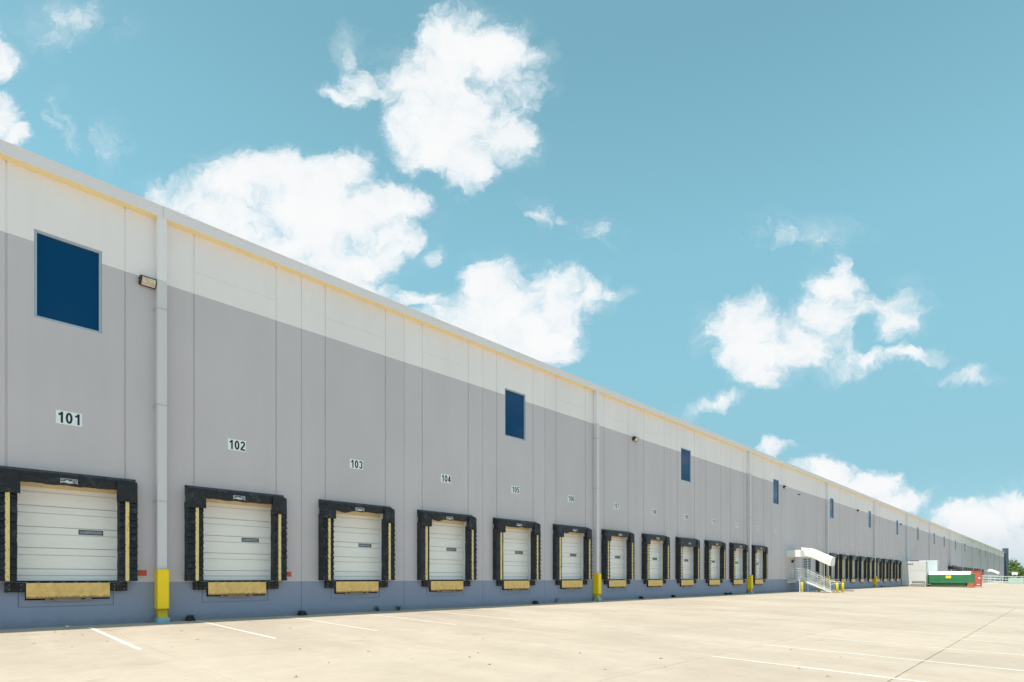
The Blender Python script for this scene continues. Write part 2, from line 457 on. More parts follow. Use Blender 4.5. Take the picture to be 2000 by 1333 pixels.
# ------------------------------------------------------------------ mesh helpers
class MB:
    def __init__(self):
        self.v, self.f, self.m = [], [], []

    def add(self, vs, fs, mi=0):
        n = len(self.v)
        self.v += [tuple(p) for p in vs]
        for f in fs:
            self.f.append([i + n for i in f])
            self.m.append(mi)
        return self

    def box(self, x0, x1, y0, y1, z0, z1, mi=0):
        vs = [(x, y, z) for x in (x0, x1) for y in (y0, y1) for z in (z0, z1)]
        return self.add(vs, [(0, 1, 3, 2), (4, 6, 7, 5), (0, 4, 5, 1), (2, 3, 7, 6), (0, 2, 6, 4), (1, 5, 7, 3)], mi)

    def bevbox(self, x0, x1, y0, y1, z0, z1, b=0.01, mi=0):
        """box with chamfered edges"""
        def ring(z, i):
            return [(x0 + b + i, y0 + i, z), (x1 - b - i, y0 + i, z), (x1 - i, y0 + b + i, z), (x1 - i, y1 - b - i, z),
                    (x1 - b - i, y1 - i, z), (x0 + b + i, y1 - i, z), (x0 + i, y1 - b - i, z), (x0 + i, y0 + b + i, z)]
        rs = [ring(z0, b * .7), ring(z0 + b, 0), ring(z1 - b, 0), ring(z1, b * .7)]
        vs = sum(rs, [])
        fs = [tuple(range(7, -1, -1)), tuple(range(24, 32))]
        for k in range(3):
            for i in range(8):
                j = (i + 1) % 8
                fs.append((k * 8 + i, k * 8 + j, k * 8 + 8 + j, k * 8 + 8 + i))
        return self.add(vs, fs, mi)

    def prism_x(self, prof, x0, x1, mi=0):
        """profile of (y,z) points run along x"""
        n = len(prof)
        vs = [(x0, y, z) for y, z in prof] + [(x1, y, z) for y, z in prof]
        fs = [tuple(range(n))[::-1], tuple(range(n, 2 * n))]
        fs += [(i, (i + 1) % n, n + (i + 1) % n, n + i) for i in range(n)]
        return self.add(vs, fs, mi)

    def prism_y(self, prof, y0, y1, mi=0):
        n = len(prof)
        vs = [(x, y0, z) for x, z in prof] + [(x, y1, z) for x, z in prof]
        fs = [tuple(range(n)), tuple(range(n, 2 * n))[::-1]]
        fs += [((i + 1) % n, i, n + i, n + (i + 1) % n) for i in range(n)]
        return self.add(vs, fs, mi)

    def tube(self, a, b, r, seg=8, mi=0, r2=None):
        a, b = Vector(a), Vector(b)
        d = (b - a).normalized()
        u = d.orthogonal().normalized()
        w = d.cross(u)
        r2 = r if r2 is None else r2
        vs = [a + (u * cos(2 * pi * i / seg) + w * sin(2 * pi * i / seg)) * r for i in range(seg)]
        vs += [b + (u * cos(2 * pi * i / seg) + w * sin(2 * pi * i / seg)) * r2 for i in range(seg)]
        fs = [tuple(range(seg))[::-1], tuple(range(seg, 2 * seg))]
        fs += [(i, (i + 1) % seg, seg + (i + 1) % seg, seg + i) for i in range(seg)]
        return self.add(vs, fs, mi)

    def lathe(self, prof, seg=16, mi=0):
        vs, fs = [], []
        for r, z in prof:
            vs += [(r * cos(2 * pi * i / seg), r * sin(2 * pi * i / seg), z) for i in range(seg)]
        for k in range(len(prof) - 1):
            for i in range(seg):
                j = (i + 1) % seg
                fs.append((k * seg + i, k * seg + j, k * seg + seg + j, k * seg + seg + i))
        fs.append(tuple(range(seg))[::-1])
        fs.append(tuple(range((len(prof) - 1) * seg, len(prof) * seg)))
        return self.add(vs, fs, mi)

    def mesh(self, name, mats, smooth=False):
        me = bpy.data.meshes.new(name)
        me.from_pydata(self.v, [], self.f)
        for m in (mats if isinstance(mats, (list, tuple)) else [mats]):
            me.materials.append(m)
        if any(self.m):
            me.polygons.foreach_set('material_index', self.m)
        if smooth:
            me.polygons.foreach_set('use_smooth', [True] * len(me.polygons))
        me.update()
        return me


def link(name, me, parent=None, loc=(0, 0, 0), rot=(0, 0, 0)):
    o = bpy.data.objects.new(name, me)
    COL.objects.link(o)
    o.location = loc
    o.rotation_euler = rot
    if parent is not None:
        o.parent = parent
    return o


def tag(o, label, cat, group=None):
    o['label'] = label
    o['category'] = cat
    if group:
        o['group'] = group
    return o


def thing(name, label, cat, loc=(0, 0, 0), rot=0.0, group=None):
    o = link(name, None, None, loc, (0, 0, rot))
    o.empty_display_size = 0.2
    return tag(o, label, cat, group)


ORD = ['first', 'second', 'third', 'fourth', 'fifth', 'sixth', 'seventh', 'eighth', 'ninth', 'tenth', 'eleventh',
       'twelfth', 'thirteenth', 'fourteenth', 'fifteenth', 'sixteenth']

# ------------------------------------------------------------------ layout of the dock wall
U, X0 = 4.4265, 2.4828            # dock spacing, centre of the first dock (101)


def DX(n):
    return X0 + U * n


N_END = 72
SLOPE = 0.02


def gz(y):
    return SLOPE * max(y, -40.0) if y < 0 else 0.0


DOCKS_A = list(range(0, 12))       # 101 .. 112
DOCKS_B = list(range(15, 25))      # beyond the stairs
DOCKS_C = list(range(38, 54))      # far away
WINDOWS = [0, 4, 8, 12, 16, 20, 24, 28, 32, 35, 39, 43, 47, 51, 55, 59, 63, 67]
SPOUTS = [-4.5, 0.5, 5.5, 10.5, 15.5, 20.5, 25.6, 30.6, 36.7, 41.7, 46.7, 51.6, 56.6, 61.7, 66.6]

# ------------------------------------------------------------------ ground
yard_parts = MB()
SX0, SX1 = 3.10 - 2 * U, 3.10 + 9 * U
SY1 = -26.72
JOINTS_Y = [0.0, -2.21, -5.26, -8.31, -11.36, -14.42, -17.60, -20.65, -23.70, SY1]


def sheet(mb, x0, x1, y0, y1, dz=0.0, nx=1, mi=0):
    ys = sorted({y0, y1} | {y for y in (-40.0,) if min(y0, y1) < y < max(y0, y1)})
    for a, b in zip(ys[:-1], ys[1:]):
        mb.add([(x0, a, gz(a) + dz), (x1, a, gz(a) + dz), (x1, b, gz(b) + dz), (x0, b, gz(b) + dz)], [(0, 1, 2, 3)], mi)


sheet(yard_parts, SX0 - 90, SX0, -130, 0.3)
sheet(yard_parts, SX1, 172, -130, 0.3)
sheet(yard_parts, 172, 330, -5.2, 0.3)
sheet(yard_parts, SX0, SX1, -130, SY1)
sheet(yard_parts, SX0, SX1, SY1, 0.3, dz=-0.035, mi=1)
yard = link('concrete_yard', yard_parts.mesh('concrete_yard', [M['concrete'], M['joint']]))
yard['kind'] = 'structure'
slab_meshes = {}
for j in range(len(JOINTS_Y) - 1):
    ya, yb = JOINTS_Y[j], JOINTS_Y[j + 1]
    ga = 0.0058 if abs(ya + 17.6) < .01 else 0.0045
    gb = 0.0058 if abs(yb + 17.6) < .01 else 0.0045
    if j == 0:
        ga = 0.0
    hgt = ya - yb
    mb = MB()
    hw = U / 2 - 0.0045
    y0, y1 = -gb * -1 - hgt, -ga
    b = 0.006
    top = [(-hw + b, y0 + b), (hw - b, y0 + b), (hw - b, y1 - b), (-hw + b, y1 - b)]
    rim = [(-hw, y0), (hw, y0), (hw, y1), (-hw, y1)]
    vs = [(x, y, SLOPE * y) for x, y in top] + [(x, y, SLOPE * y - 0.004) for x, y in rim] + [(x, y, SLOPE * y - 0.034) for x, y in rim]
    fs = [(0, 1, 2, 3)]
    for i in range(4):
        k = (i + 1) % 4
        fs += [(i, 4 + i, 4 + k, k), (4 + i, 8 + i, 8 + k, 4 + k)]
    mb.add(vs, fs)
    me = mb.mesh('slab', M['concrete'])
    for i in range(11):
        link('slab', me, yard, (SX0 + U / 2 + i * U, ya, gz(ya)))


def line_mesh(y0, y1, w):
    mb = MB()
    n = 14
    random.seed(int(-y1 * 10))
    pts = []
    for i in range(n + 1):
        y = y0 + (y1 - y0) * i / n
        a = random.uniform(-.004, .004)
        pts += [(-w / 2 + a, y, SLOPE * max(y, -40) + 0.004), (w / 2 + random.uniform(-.004, .004), y, SLOPE * max(y, -40) + 0.004)]
    mb.add(pts, [(2 * i, 2 * i + 2, 2 * i + 3, 2 * i + 1) for i in range(n)])
    return mb.mesh('parking_line', M['paint'])


lm_a, lm_a0, lm_b = line_mesh(-0.15, -6.15, 0.10), line_mesh(-0.72, -6.25, 0.11), line_mesh(-14.42, -31.0, 0.10)
for k in range(22):
    link('parking_line', lm_a0 if k == 0 else lm_a, yard, (2.84 + 2.805 * k, 0, 0))
for k in range(3, 46):
    link('parking_line', lm_b, yard, (2.80 + 2.805 * k, 0, 0))

field = MB()
field.add([(172, -5.2, -0.09), (3500, -5.2, -0.09), (3500, 2500, -.09), (330, 2500, -0.09), (330, -5.2, -0.09)], [(1, 2, 3, 4)])
field.add([(172, -130, -0.72), (3500, -130, -0.72), (3500, -5.2, -0.09), (172, -5.2, -0.09)], [(0, 1, 2, 3)])
field.add([(-2500, -3000, -.86), (3500, -3000, -.86), (3500, -130, -.72), (-2500, -130, -.80)], [(0, 1, 2, 3)])
field.add([(-2500, -131, -.83), (SX0 - 90, -131, -.83), (SX0 - 90, 2500, -.05), (-2500, 2500, -.05)], [(0, 1, 2, 3)])
field.add([(SX0 - 91, 64, -.1), (331, 64, -.1), (331, 2500, -.1), (SX0 - 91, 2500, -.1)], [(0, 1, 2, 3)])
gf = link('grass_field', field.mesh('grass_field', M['grass']))
gf['kind'] = 'structure'
kb = MB()
kb.prism_y([(171.9, -2.8), (172.3, -2.8), (172.3, 0.16), (171.95, 0.16)], -60, -5.2)
for i, v in enumerate(kb.v):
    if v[2] > 0:
        kb.v[i] = (v[0], v[1], v[2] + gz(v[1]))
kb.add([(172.3, -60, gz(-40) + .13), (190, -60, gz(-40) + .13), (190, -5.2, gz(-5.2) + .13), (172.3, -5.2, gz(-5.2) + .13)], [(0, 1, 2, 3)])
kerb = link('pavement', kb.mesh('pavement', M['kerb']))
kerb['kind'] = 'structure'

# ------------------------------------------------------------------ warehouse
wh = thing('warehouse', 'long grey and white tilt-up warehouse with a row of numbered dock doors', 'warehouse')
WALL_T = 0.25
WALL_TOP = 12.33


def panel_mesh(dock=False, window=False, grooves=True):
    hw = U / 2
    xs = {-hw, hw, -hw + .007, hw - .007}
    zs = {-0.4, WALL_TOP}
    recs = []                                          # x0,x1,z0,z1,depth,material
    recs.append((-hw, -hw + .007, -1, 13, .02, 0))
    recs.append((hw - .007, hw, -1, 13, .02, 0))
    if grooves:
        for s in (-1, 1):
            a, b = sorted((s * 1.275, s * 1.325))
            recs.append((a, b, 1.02 if dock else BASE_Z, WALL_TOP, .022, 0))
    if dock or not window:
        if grooves and not window:
            recs.append((-1.275, 1.275, 11.02, 11.045, .012, 0))
    if dock:
        for (a, b, c, d) in ((-1.072, -1.048, .55, 1.0), (1.0, 1.024, .57, 1.0), (-1.072, 1.024, .55, .572)):
            recs.append((a, b, c, d, .022, 0))
        recs.append((-.93, .93, .74, 1.20, .25, 1))
        recs.append((-1.22, 1.22, 1.225, 3.98, None, 0))
    if window:
        recs.append((-.745, .745, 8.33, 10.69, None, 0))
    for r in recs:
        xs |= {r[0], r[1]}
        zs |= {max(r[2], -.4), min(r[3], WALL_TOP)}
    xs, zs = sorted(xs), sorted(zs)
    nx, nz = len(xs) - 1, len(zs) - 1
    D = [[(0.0, 0)] * nz for _ in range(nx)]
    for i in range(nx):
        for j in range(nz):
            cxx, czz = (xs[i] + xs[i + 1]) / 2, (zs[j] + zs[j + 1]) / 2
            for r in recs:
                if r[0] < cxx < r[1] and r[2] < czz < r[3]:
                    D[i][j] = (r[4], r[5])
    mb = MB()
    dep = lambda d: WALL_T if d is None else d
    for i in range(nx):
        for j in range(nz):
            d, mi = D[i][j]
            x0, x1, z0, z1 = xs[i], xs[i + 1], zs[j], zs[j + 1]
            if d is not None:
                mb.add([(x0, d, z0), (x1, d, z0), (x1, d, z1), (x0, d, z1)], [(0, 1, 2, 3)], mi)
            if i + 1 < nx:
                d2 = D[i + 1][j][0]
                if dep(d) != dep(d2):
                    a, b = dep(d), dep(d2)
                    q = [(x1, a, z0), (x1, b, z0), (x1, b, z1), (x1, a, z1)]
                    mb.add(q, [(0, 1, 2, 3)], 1 if (mi == 1 or D[i + 1][j][1] == 1) else 0)
            if j + 1 < nz:
                d2 = D[i][j + 1][0]
                if dep(d) != dep(d2):
                    a, b = dep(d), dep(d2)
                    mb.add([(x0, a, z1), (x1, a, z1), (x1, b, z1), (x0, b, z1)], [(0, 1, 2, 3)],
                           1 if (mi == 1 or D[i][j + 1][1] == 1) else 0)
    return mb.mesh('wall_panel', [M['wall'], M['pit']])


PM = {k: panel_mesh(*k) for k in ((True, False), (True, True), (False, False), (False, True))}
PMAN = panel_mesh(False, False, False)
ALLD = set(DOCKS_A + DOCKS_B + DOCKS_C)
for n in range(-4, N_END + 1):
    me = PMAN if n in (13, 14) else PM[(n in ALLD, n in WINDOWS)]
    link('wall_panel', me, wh, (DX(n), 0, 0))
# shell of the building behind the dock wall
XA, XB = DX(-4) - U / 2, DX(N_END) + U / 2
mb = MB()
mb.box(XA, XA + .25, .26, 62, -.4, WALL_TOP)
mb.box(XB - .25, XB, .26, 62, -.4, WALL_TOP)
mb.box(XA, XB, 62, 62.25, -.4, WALL_TOP)
mb.box(XA + .26, XB - .26, 2.4, 2.5, -.4, WALL_TOP, 1)
link('outer_wall', mb.mesh('outer_wall', [M['wall'], M['pit']]), wh)
link('roof', MB().box(XA, XB, .02, 62.2, WALL_TOP + .003, WALL_TOP + .2).mesh('roof', M['roof']), wh)
mb = MB().prism_x([(0, 0), (0, 15.0), (-1.1, 15.0), (-1.1, 0)], 0, 1.6)
link('corner_wing', MB().bevbox(0, 3.0, -1.25, 0.6, -.1, 14.25, .03).mesh('corner_wing', M['slate']), wh, (XB + .01, 0, 0))
# cornice: fascia, underside, cap; one length per bay
CF, CB, CT = -0.28, 12.205, 12.54
for a, b in zip(SPOUTS, SPOUTS[1:] + [N_END + .5]):
    if a == -4.5:
        a = -4.5
    L_ = U * (b - a)
    mb = MB()
    e = 0.003
    mb.add([(e, CF, CB + .012), (L_ - e, CF, CB + .012), (L_ - e, CF, CT - .05), (e, CF, CT - .05), (e, CF - .015, CT - .045), (L_ - e, CF - .015, CT - .045),
            (L_ - e, CF - .015, CT), (e, CF - .015, CT), (L_ - e, .35, CT + .05), (e, .35, CT + .05), (e, .35, WALL_TOP + .21), (L_ - e, .35, WALL_TOP + .21),
            (e, CF + .012, CB), (L_ - e, CF + .012, CB)],
           [(0, 1, 2, 3), (3, 2, 5, 4), (4, 5, 6, 7), (7, 6, 8, 9), (9, 8, 11, 10), (12, 13, 1, 0)])
    mb.add([(e, CF + .012, CB), (L_ - e, CF + .012, CB), (L_ - e, -.002, CB), (e, -.002, CB)], [(0, 3, 2, 1)], 1)
    link('cornice', mb.mesh('cornice', [M['cornice'], M['soffit']]), wh, (DX(a), 0, 0))

# dock doors -------------------------------------------------------
DOOR_Z = 1.24


def section_mesh(hgt, groove, window=False):
    t, mb = 0.0, MB()
    hw = 1.215
    zs = [0.003, 0.010] + [groove - .012, groove - .007, groove + .007, groove + .012] + [hgt - .010, hgt - .003]
    ys = [.010, 0, 0, .010, .010, 0, 0, .010]
    for i in range(len(zs) - 1):
        if window and 0.39 < zs[i] + .2 < 0.7 and i == 5:
            x0, x1, z0, z1 = .245, .815, groove + .028, groove + .166
            for (a, b, c, d) in ((-hw, x0, zs[i], zs[i + 1]), (x1, hw, zs[i], zs[i + 1]), (x0, x1, zs[i], z0), (x0, x1, z1, zs[i + 1])):
                mb.add([(a, 0, c), (b, 0, c), (b, 0, d), (a, 0, d)], [(0, 1, 2, 3)])
            continue
        mb.add([(-hw, ys[i], zs[i]), (hw, ys[i], zs[i]), (hw, ys[i + 1], zs[i + 1]), (-hw, ys[i + 1], zs[i + 1])], [(0, 1, 2, 3)], 1 if ys[i] or ys[i + 1] else 0)
    mb.add([(-hw, .05, 0), (hw, .05, 0), (hw, .05, hgt), (-hw, .05, hgt)], [(3, 2, 1, 0)])
    return mb.mesh('door_section', [M['door'], M['doorline_shade']])


SEC = [(0.0, section_mesh(.343, .162)), (.343, section_mesh(.578, .381)), (.921, section_mesh(.572, .375, True)),
       (1.493, section_mesh(.572, .375)), (2.065, section_mesh(.572, .375))]
mb = MB()
wz = .921 + .375 + .028
mb.box(.245, .815, -.006, .02, wz, wz + .02)
mb.box(.245, .815, -.006, .02, wz + .118, wz + .138)
mb.box(.245, .265, -.006, .02, wz + .02, wz + .118)
mb.box(.795, .815, -.006, .02, wz + .02, wz + .118)
DOORWIN = mb.mesh('door_window', M['gasket'])
DOORPANE = MB().box(.266, .794, .008, .016, wz + .021, wz + .117).mesh('pane', M['doorglass'])
mb = MB()
T = 0.27
mb.box(1.205, 1.2185, .004, T + .04, DOOR_Z - .01, 3.96)
mb.box(-1.2185, -1.205, .004, T + .04, DOOR_Z - .01, 3.96)
mb.box(-1.2, 1.2, .006, T + .03, 3.955, 3.972)
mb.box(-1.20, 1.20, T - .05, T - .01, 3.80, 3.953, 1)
mb.box(-1.2, 1.2, T - .012, T + .03, DOOR_Z - .01, DOOR_Z + .022, 2)
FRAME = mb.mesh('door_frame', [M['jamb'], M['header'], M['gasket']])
DOORBACK = MB().box(-1.3, 1.3, T + .06, T + .07, 1.0, 4.2).mesh('door_backing', M['pit'])
for n in sorted(ALLD):
    d = link('dock_door', DOORBACK, wh, (DX(n), 0, 0))
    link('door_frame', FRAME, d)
    for k, (zz, me) in enumerate(SEC):
        link('door_section', me, d, (0, T, DOOR_Z + zz))
    link('door_window', DOORWIN, d, (0, T, DOOR_Z))
    link('pane', DOORPANE, d, (0, T, DOOR_Z))

# windows ----------------------------------------------------------
mb = MB()
wx, w0, w1 = .742, 8.333, 10.687
mb.box(-wx, -wx + .06, .03, .13, w0, w1)
mb.box(wx - .06, wx, .03, .13, w0, w1)
mb.box(-wx + .06, wx - .06, .032, .13, w0, w0 + .06)
mb.box(-wx + .06, wx - .06, .032, .13, w1 - .06, w1)
WINF = mb.mesh('window', M['frame'])
PANE = MB().box(-wx + .061, wx - .061, .085, .10, w0 + .061, w1 - .061).mesh('pane', M['glass'])
for n in WINDOWS:
    w = link('window', WINF, wh, (DX(n), 0, 0))
    link('pane', PANE, w)

# downspouts -------------------------------------------------------
DS = MB().bevbox(-.13, .13, -.262, -.004, .42, CB + .004, .012).mesh('downspout', M['downwhite'])
mb = MB()
mb.box(-.20, .20, -.030, -.006, -.02, .02)
mb.box(-.139, .139, -.271, -.02, -.018, .018)
STRAP = mb.mesh('strap', M['louver'])
for s in SPOUTS[1:]:
    d = link('downspout', DS, wh, (DX(s) - .02, 0, 0))
    for z in (9.45, 6.55, 3.65):
        link('strap', STRAP, d, (0, 0, z))

# man door and louver by the stairs ---------------------------------
md = link('entry_door', MB().bevbox(-.5, .5, -.035, .01, 1.24, 3.36, .008).mesh('entry_door', M['mandoor']), wh, (61.1, 0, 0))
mb = MB()
mb.box(-.57, -.505, -.05, .01, 1.24, 3.43)
mb.box(.505, .57, -.05, .01, 1.24, 3.43)
mb.box(-.505, .505, -.05, .01, 3.365, 3.43)
link('door_frame', mb.mesh('door_frame', M['mandoor']), md)
mb = MB()
mb.tube((.40, -.035, 2.25), (.40, -.09, 2.25), .018)
mb.tube((.40, -.085, 2.25), (.27, -.085, 2.25), .012)
link('handle', mb.mesh('handle', M['galv']), md)
LX, LW, LZ0, LZ1 = 64.3, 1.18, 1.30, 3.50
mb = MB()
mb.box(-LW, -LW + .06, -.09, -.002, LZ0, LZ1)
mb.box(LW - .06, LW, -.09, -.002, LZ0, LZ1)
mb.box(-LW + .06, LW - .06, -.09, -.002, LZ1 - .06, LZ1)
mb.box(-LW + .06, LW - .06, -.09, -.002, LZ0, LZ0 + .06)
mb.box(-LW + .06, LW - .06, -.012, -.003, LZ0 + .06, LZ1 - .06, 1)
lv = link('louver', mb.mesh('louver', [M['louver'], M['pit']]), wh, (LX, 0, 0))
bl = MB().prism_x([(-.088, -.050), (-.080, -.056), (-.030, .030), (-.038, .036)], -LW + .062, LW - .062).mesh('louver_blade', M['louver'])
nb = 12
for i in range(nb):
    link('louver_blade', bl, lv, (0, 0, LZ0 + .12 + (LZ1 - LZ0 - .24) * i / (nb - 1)))

# ------------------------------------------------------------------ pipe guards at the downspouts
mb = MB()
mb.bevbox(-.152, .152, -.385, -.285, 0, 1.18, .010)
mb.bevbox(-.152, -.134, -.2849, -.012, 0.0, 1.18, .004)
mb.bevbox(.134, .152, -.2849, -.012, 0.0, 1.18, .004)
GUARD = mb.mesh('guard_box', M['yellow'])
mb = MB()
mb.bevbox(-.125, .125, -.255, -.01, -.02, .14, .012)
mb.add([(-.125, -.255, -.02), (.125, -.255, -.02), (.125, -.01, -.02), (-.125, -.01, -.02),
        (-.125, -.36, -.27), (.125, -.36, -.27), (.125, -.12, -.27), (-.125, -.12, -.27)],
       [(0, 1, 5, 4), (1, 2, 6, 5), (2, 3, 7, 6), (3, 0, 4, 7), (4, 5, 6, 7)])
SHOE = mb.mesh('pipe_shoe', M['yellow'])
COLLAR = MB().bevbox(-.165, .165, -.43, -.06, -.43, -.272, .02).mesh('base_collar', M['collar'])
gtxt = ['nearest the camera at far left', 'second from the left, mid row', 'third from the left',
        'behind the exit stairs', 'in the row past the stairs']
for i, s in enumerate(SPOUTS[1:6]):
    g = thing('pipe_guard', 'yellow steel downspout guard ' + gtxt[i], 'pipe guard', (DX(s) - .02, 0, .41), 0, 'downspout guards')
    link('guard_box', GUARD, g)
    link('pipe_shoe', SHOE, g)
    link('base_collar', COLLAR, g)

# ------------------------------------------------------------------ dock seals
SD = 0.28            # how far the seal stands off the wall
ZB, ZT = 1.245, 4.25


def pad_mesh(side, pleats, seed):
    """side -1 left, +1 right; pad spans 1.10..1.56 from the centre"""
    rnd = random.Random(seed)
    mb = MB()
    xi, xo = 1.10, 1.56
    zt = 3.60
    sx = lambda x: x * side
    # body: slightly tapered box with soft edges
    pr = [(xi + .02, 0), (xi, -.04), (xi, -SD + .03), (xi + .03, -SD), (xo - .05, -SD), (xo, -SD + .05), (xo + .012, -.03), (xo, 0)]
    nz = 16
    rows = []
    for k in range(nz + 1):
        z = ZB + (zt + .1 - ZB) * k / nz
        rows.append([(sx(x + rnd.uniform(-.006, .006)), y + (rnd.uniform(-.008, .008) if y < -.05 else 0), z) for x, y in pr])
    vs = sum(rows, [])
    n = len(pr)
    fs = []
    for k in range(nz):
        for i in range(n - 1):
            f = (k * n + i, k * n + i + 1, k * n + n + i + 1, k * n + n + i)
            fs.append(f if side < 0 else f[::-1])
    fs.append(tuple(range(n)))
    mb.add(vs, fs, 1)
    if pleats:
        m = 12
        ph = (zt - ZB) / m
        for k in range(m):
            z0 = ZB + .005 + k * ph
            for (a, b) in ((xi + .012, xi + .135), (xi + .235, xo - .01)):
                o0 = .062 + rnd.uniform(-.012, .020)
                jz = rnd.uniform(-.012, .012)
                q = [(sx(a), -SD - o0, z0 + jz), (sx(b), -SD - o0 + rnd.uniform(-.008, .008), z0 + jz + rnd.uniform(-.012, .012)),
                     (sx(b), -SD - .020, z0 + ph * .55), (sx(a), -SD - .020, z0 + ph * .55),
                     (sx(b), -SD - .004, z0 + ph * .97), (sx(a), -SD - .004, z0 + ph * .97),
                     (sx(a), -SD + .005, z0 + jz), (sx(b), -SD + .005, z0 + jz)]
                fl = [(0, 1, 2, 3), (3, 2, 4, 5), (6, 7, 1, 0), (0, 3, 5, 6), (1, 7, 4, 2)]
                mb.add(q, fl if side > 0 else [f[::-1] for f in fl], 0)
    return mb.mesh('side_pad', [M['vinyl'], M['vinyl_side']])


def stripe_mesh(side):
    a, b = sorted((side * 1.245, side * 1.345))
    mb = MB()
    nz = 12
    vs, fs = [], []
    r = random.Random(5 + side)
    for k in range(nz + 1):
        z = ZB + .01 + (3.56 - ZB) * k / nz
        d = -SD - .050 - r.uniform(0, .010)
        vs += [(a, d + .06, z), (a + .006, d, z), (b - .006, d, z), (b, d + .06, z)]
    for k in range(nz):
        for i in range(3):
            fs.append((4 * k + i, 4 * k + i + 1, 4 * k + 5 + i, 4 * k + 4 + i))
    mb.add(vs, fs)
    return mb.mesh('guide_stripe', M['stripe'])


def head_mesh(zbot, sag, seed):
    """head pad with a sloped top and the loose curtain hanging from it"""
    rnd = random.Random(seed)
    mb = MB()
    xo = 1.56
    n = 30
    prof = lambda drop: [(0.0, ZT), (-.10, ZT - .035), (-SD + .02, ZT - .10), (-SD - .02, ZT - .16), (-SD - .03, ZT - .22), (-SD - .02, zbot + .06 - drop * .7), (-SD - .005, zbot - drop), (-SD + .06, zbot - drop + .02), (-.10, zbot + .06), (0, zbot + .06)]
    vs, fs = [], []
    m = 10
    for i in range(n + 1):
        x = -xo + 2 * xo * i / n
        t = (x + 1.1) / 2.2
        drop = 0.0
        if 0 < t < 1:
            for (c, w, a) in sag:
                drop += a * math.exp(-((t - c) / w) ** 2)
            drop += .008 * sin(t * 23 + seed)
        for j, (y, z) in enumerate(prof(drop)):
            soft = 0.0
            if abs(x) > xo - .08:
                soft = .05 * ((abs(x) - (xo - .08)) / .08) ** 2
            jit = 0 if j in (0, 9) else 1
            vs.append((x + jit * rnd.uniform(-.004, .004), min(y + (soft if j < 7 else 0), 0.0) + jit * rnd.uniform(-.010, .010), z - soft * (.8 if 0 < j < 5 else 0) + jit * rnd.uniform(-.007, .007)))
    for i in range(n):
        for j in range(m - 1):
            fs.append((i * m + j, i * m + j + 1, i * m + m + j + 1, i * m + m + j))
    fs.append(tuple(range(m))[::-1])
    fs.append(tuple(range(n * m, n * m + m)))
    mb.add(vs, fs)
    for i in range(6):                                # stitched seams across the hood
        x = -1.2 + i * .48 + rnd.uniform(-.05, .05)
        mb.add([(x, -.02, ZT - .002), (x + .012, -.02, ZT - .002), (x + .012, -SD + .01, ZT - .088), (x, -SD + .01, ZT - .088),
                (x + .012, -SD - .03, ZT - .155), (x, -SD - .03, ZT - .155)], [(0, 1, 2, 3), (3, 2, 4, 5)], 1)
    return mb.mesh('head_pad', [M['vinyl'], M['vinyl_side']])


def corner_mesh(side, seed):
    rnd = random.Random(seed)
    mb = MB()
    a, b = 1.045, 1.55
    vs, fs = [], []
    nx, nz = 5, 6
    for k in range(nz + 1):
        z = 3.53 + (ZT - .13 - 3.53) * k / nz
        for i in range(nx + 1):
            x = a + (b - a) * i / nx
            e = 0.0 if i < nx else .05
            vs.append((side * x, -SD - .075 + e + rnd.uniform(-.010, .010) + .02 * (k == nz), z + (rnd.uniform(-.012, .012) if k == 0 else 0)))
    w = nx + 1
    for k in range(nz):
        for i in range(nx):
            f = (k * w + i, k * w + i + 1, k * w + w + i + 1, k * w + w + i)
            fs.append(f if side > 0 else f[::-1])
    base = len(vs)
    for k in range(nz + 1):                            # returns on the outer and inner side
        z = vs[k * w][2]
        vs += [(side * (b + .006), -.06, z), (side * (a + .01), -SD + .08, z)]
    for k in range(nz):
        f = (k * w + nx, base + 2 * k, base + 2 * k + 2, k * w + w + nx)
        g = (base + 2 * k + 1, k * w, k * w + w, base + 2 * k + 3)
        fs += [f if side > 0 else f[::-1], g if side > 0 else g[::-1]]
    mb.add(vs, fs)
    return mb.mesh('corner_cover', M['vinyl'])


mb = MB()
lw, lh = .185, .135
mb.box(-lw, lw, -.006, 0, lh - .012, lh)
mb.box(-lw, -lw + .012, -.006, 0, 0, lh - .012)
mb.box(lw - .012, lw, -.006, 0, 0, lh - .012)
pts = []
for i in range(13):
    x = -lw + .014 + (2 * lw - .028) * i / 12
    t = i / 12
    zt = .045 + .05 * math.exp(-((t - .42) / .25) ** 2) + .012 * sin(t * 21)
    pts += [(x, -.004, .018 + .010 * sin(t * 9)), (x, -.004, zt)]
mb.add(pts, [(2 * i, 2 * i + 2, 2 * i + 3, 2 * i + 1) for i in range(12)])
mb.box(-lw + .02, -lw + .09, -.005, -.002, .088, .104)
mb.box(.06, lw - .02, -.005, -.002, .080, .100)
LABEL = mb.mesh('maker_label', M['paleblue'])

PADS = {(s, p, v): pad_mesh(s, p, 11 + v * 3 + s) for s in (-1, 1) for p in (True, False) for v in (0, 1)}
STRIPES = {s: stripe_mesh(s) for s in (-1, 1)}
HEADS = {'flat': head_mesh(3.86, [(.5, .5, .02)], 1), 'sagl': head_mesh(3.88, [(.18, .12, .09)], 2),
         'sagw': head_mesh(3.86, [(.12, .14, .10), (.7, .25, .02)], 3), 'wide': head_mesh(3.87, [(.3, .2, .05), (.75, .15, .03)], 4),
         'low': head_mesh(3.60, [(.4, .3, .03)], 5)}
CORN = {s: corner_mesh(s, 20 + s) for s in (-1, 1)}
style = {0: ('flat', True, True), 1: ('flat', True, True), 2: ('sagl', True, True), 3: ('sagl', False, True), 4: ('wide', False, True),
         5: ('sagw', False, True), 6: ('flat', True, True), 7: ('wide', True, True), 8: ('low', True, True), 9: ('wide', True, True),
         10: ('sagw', True, True), 11: ('flat', True, True)}
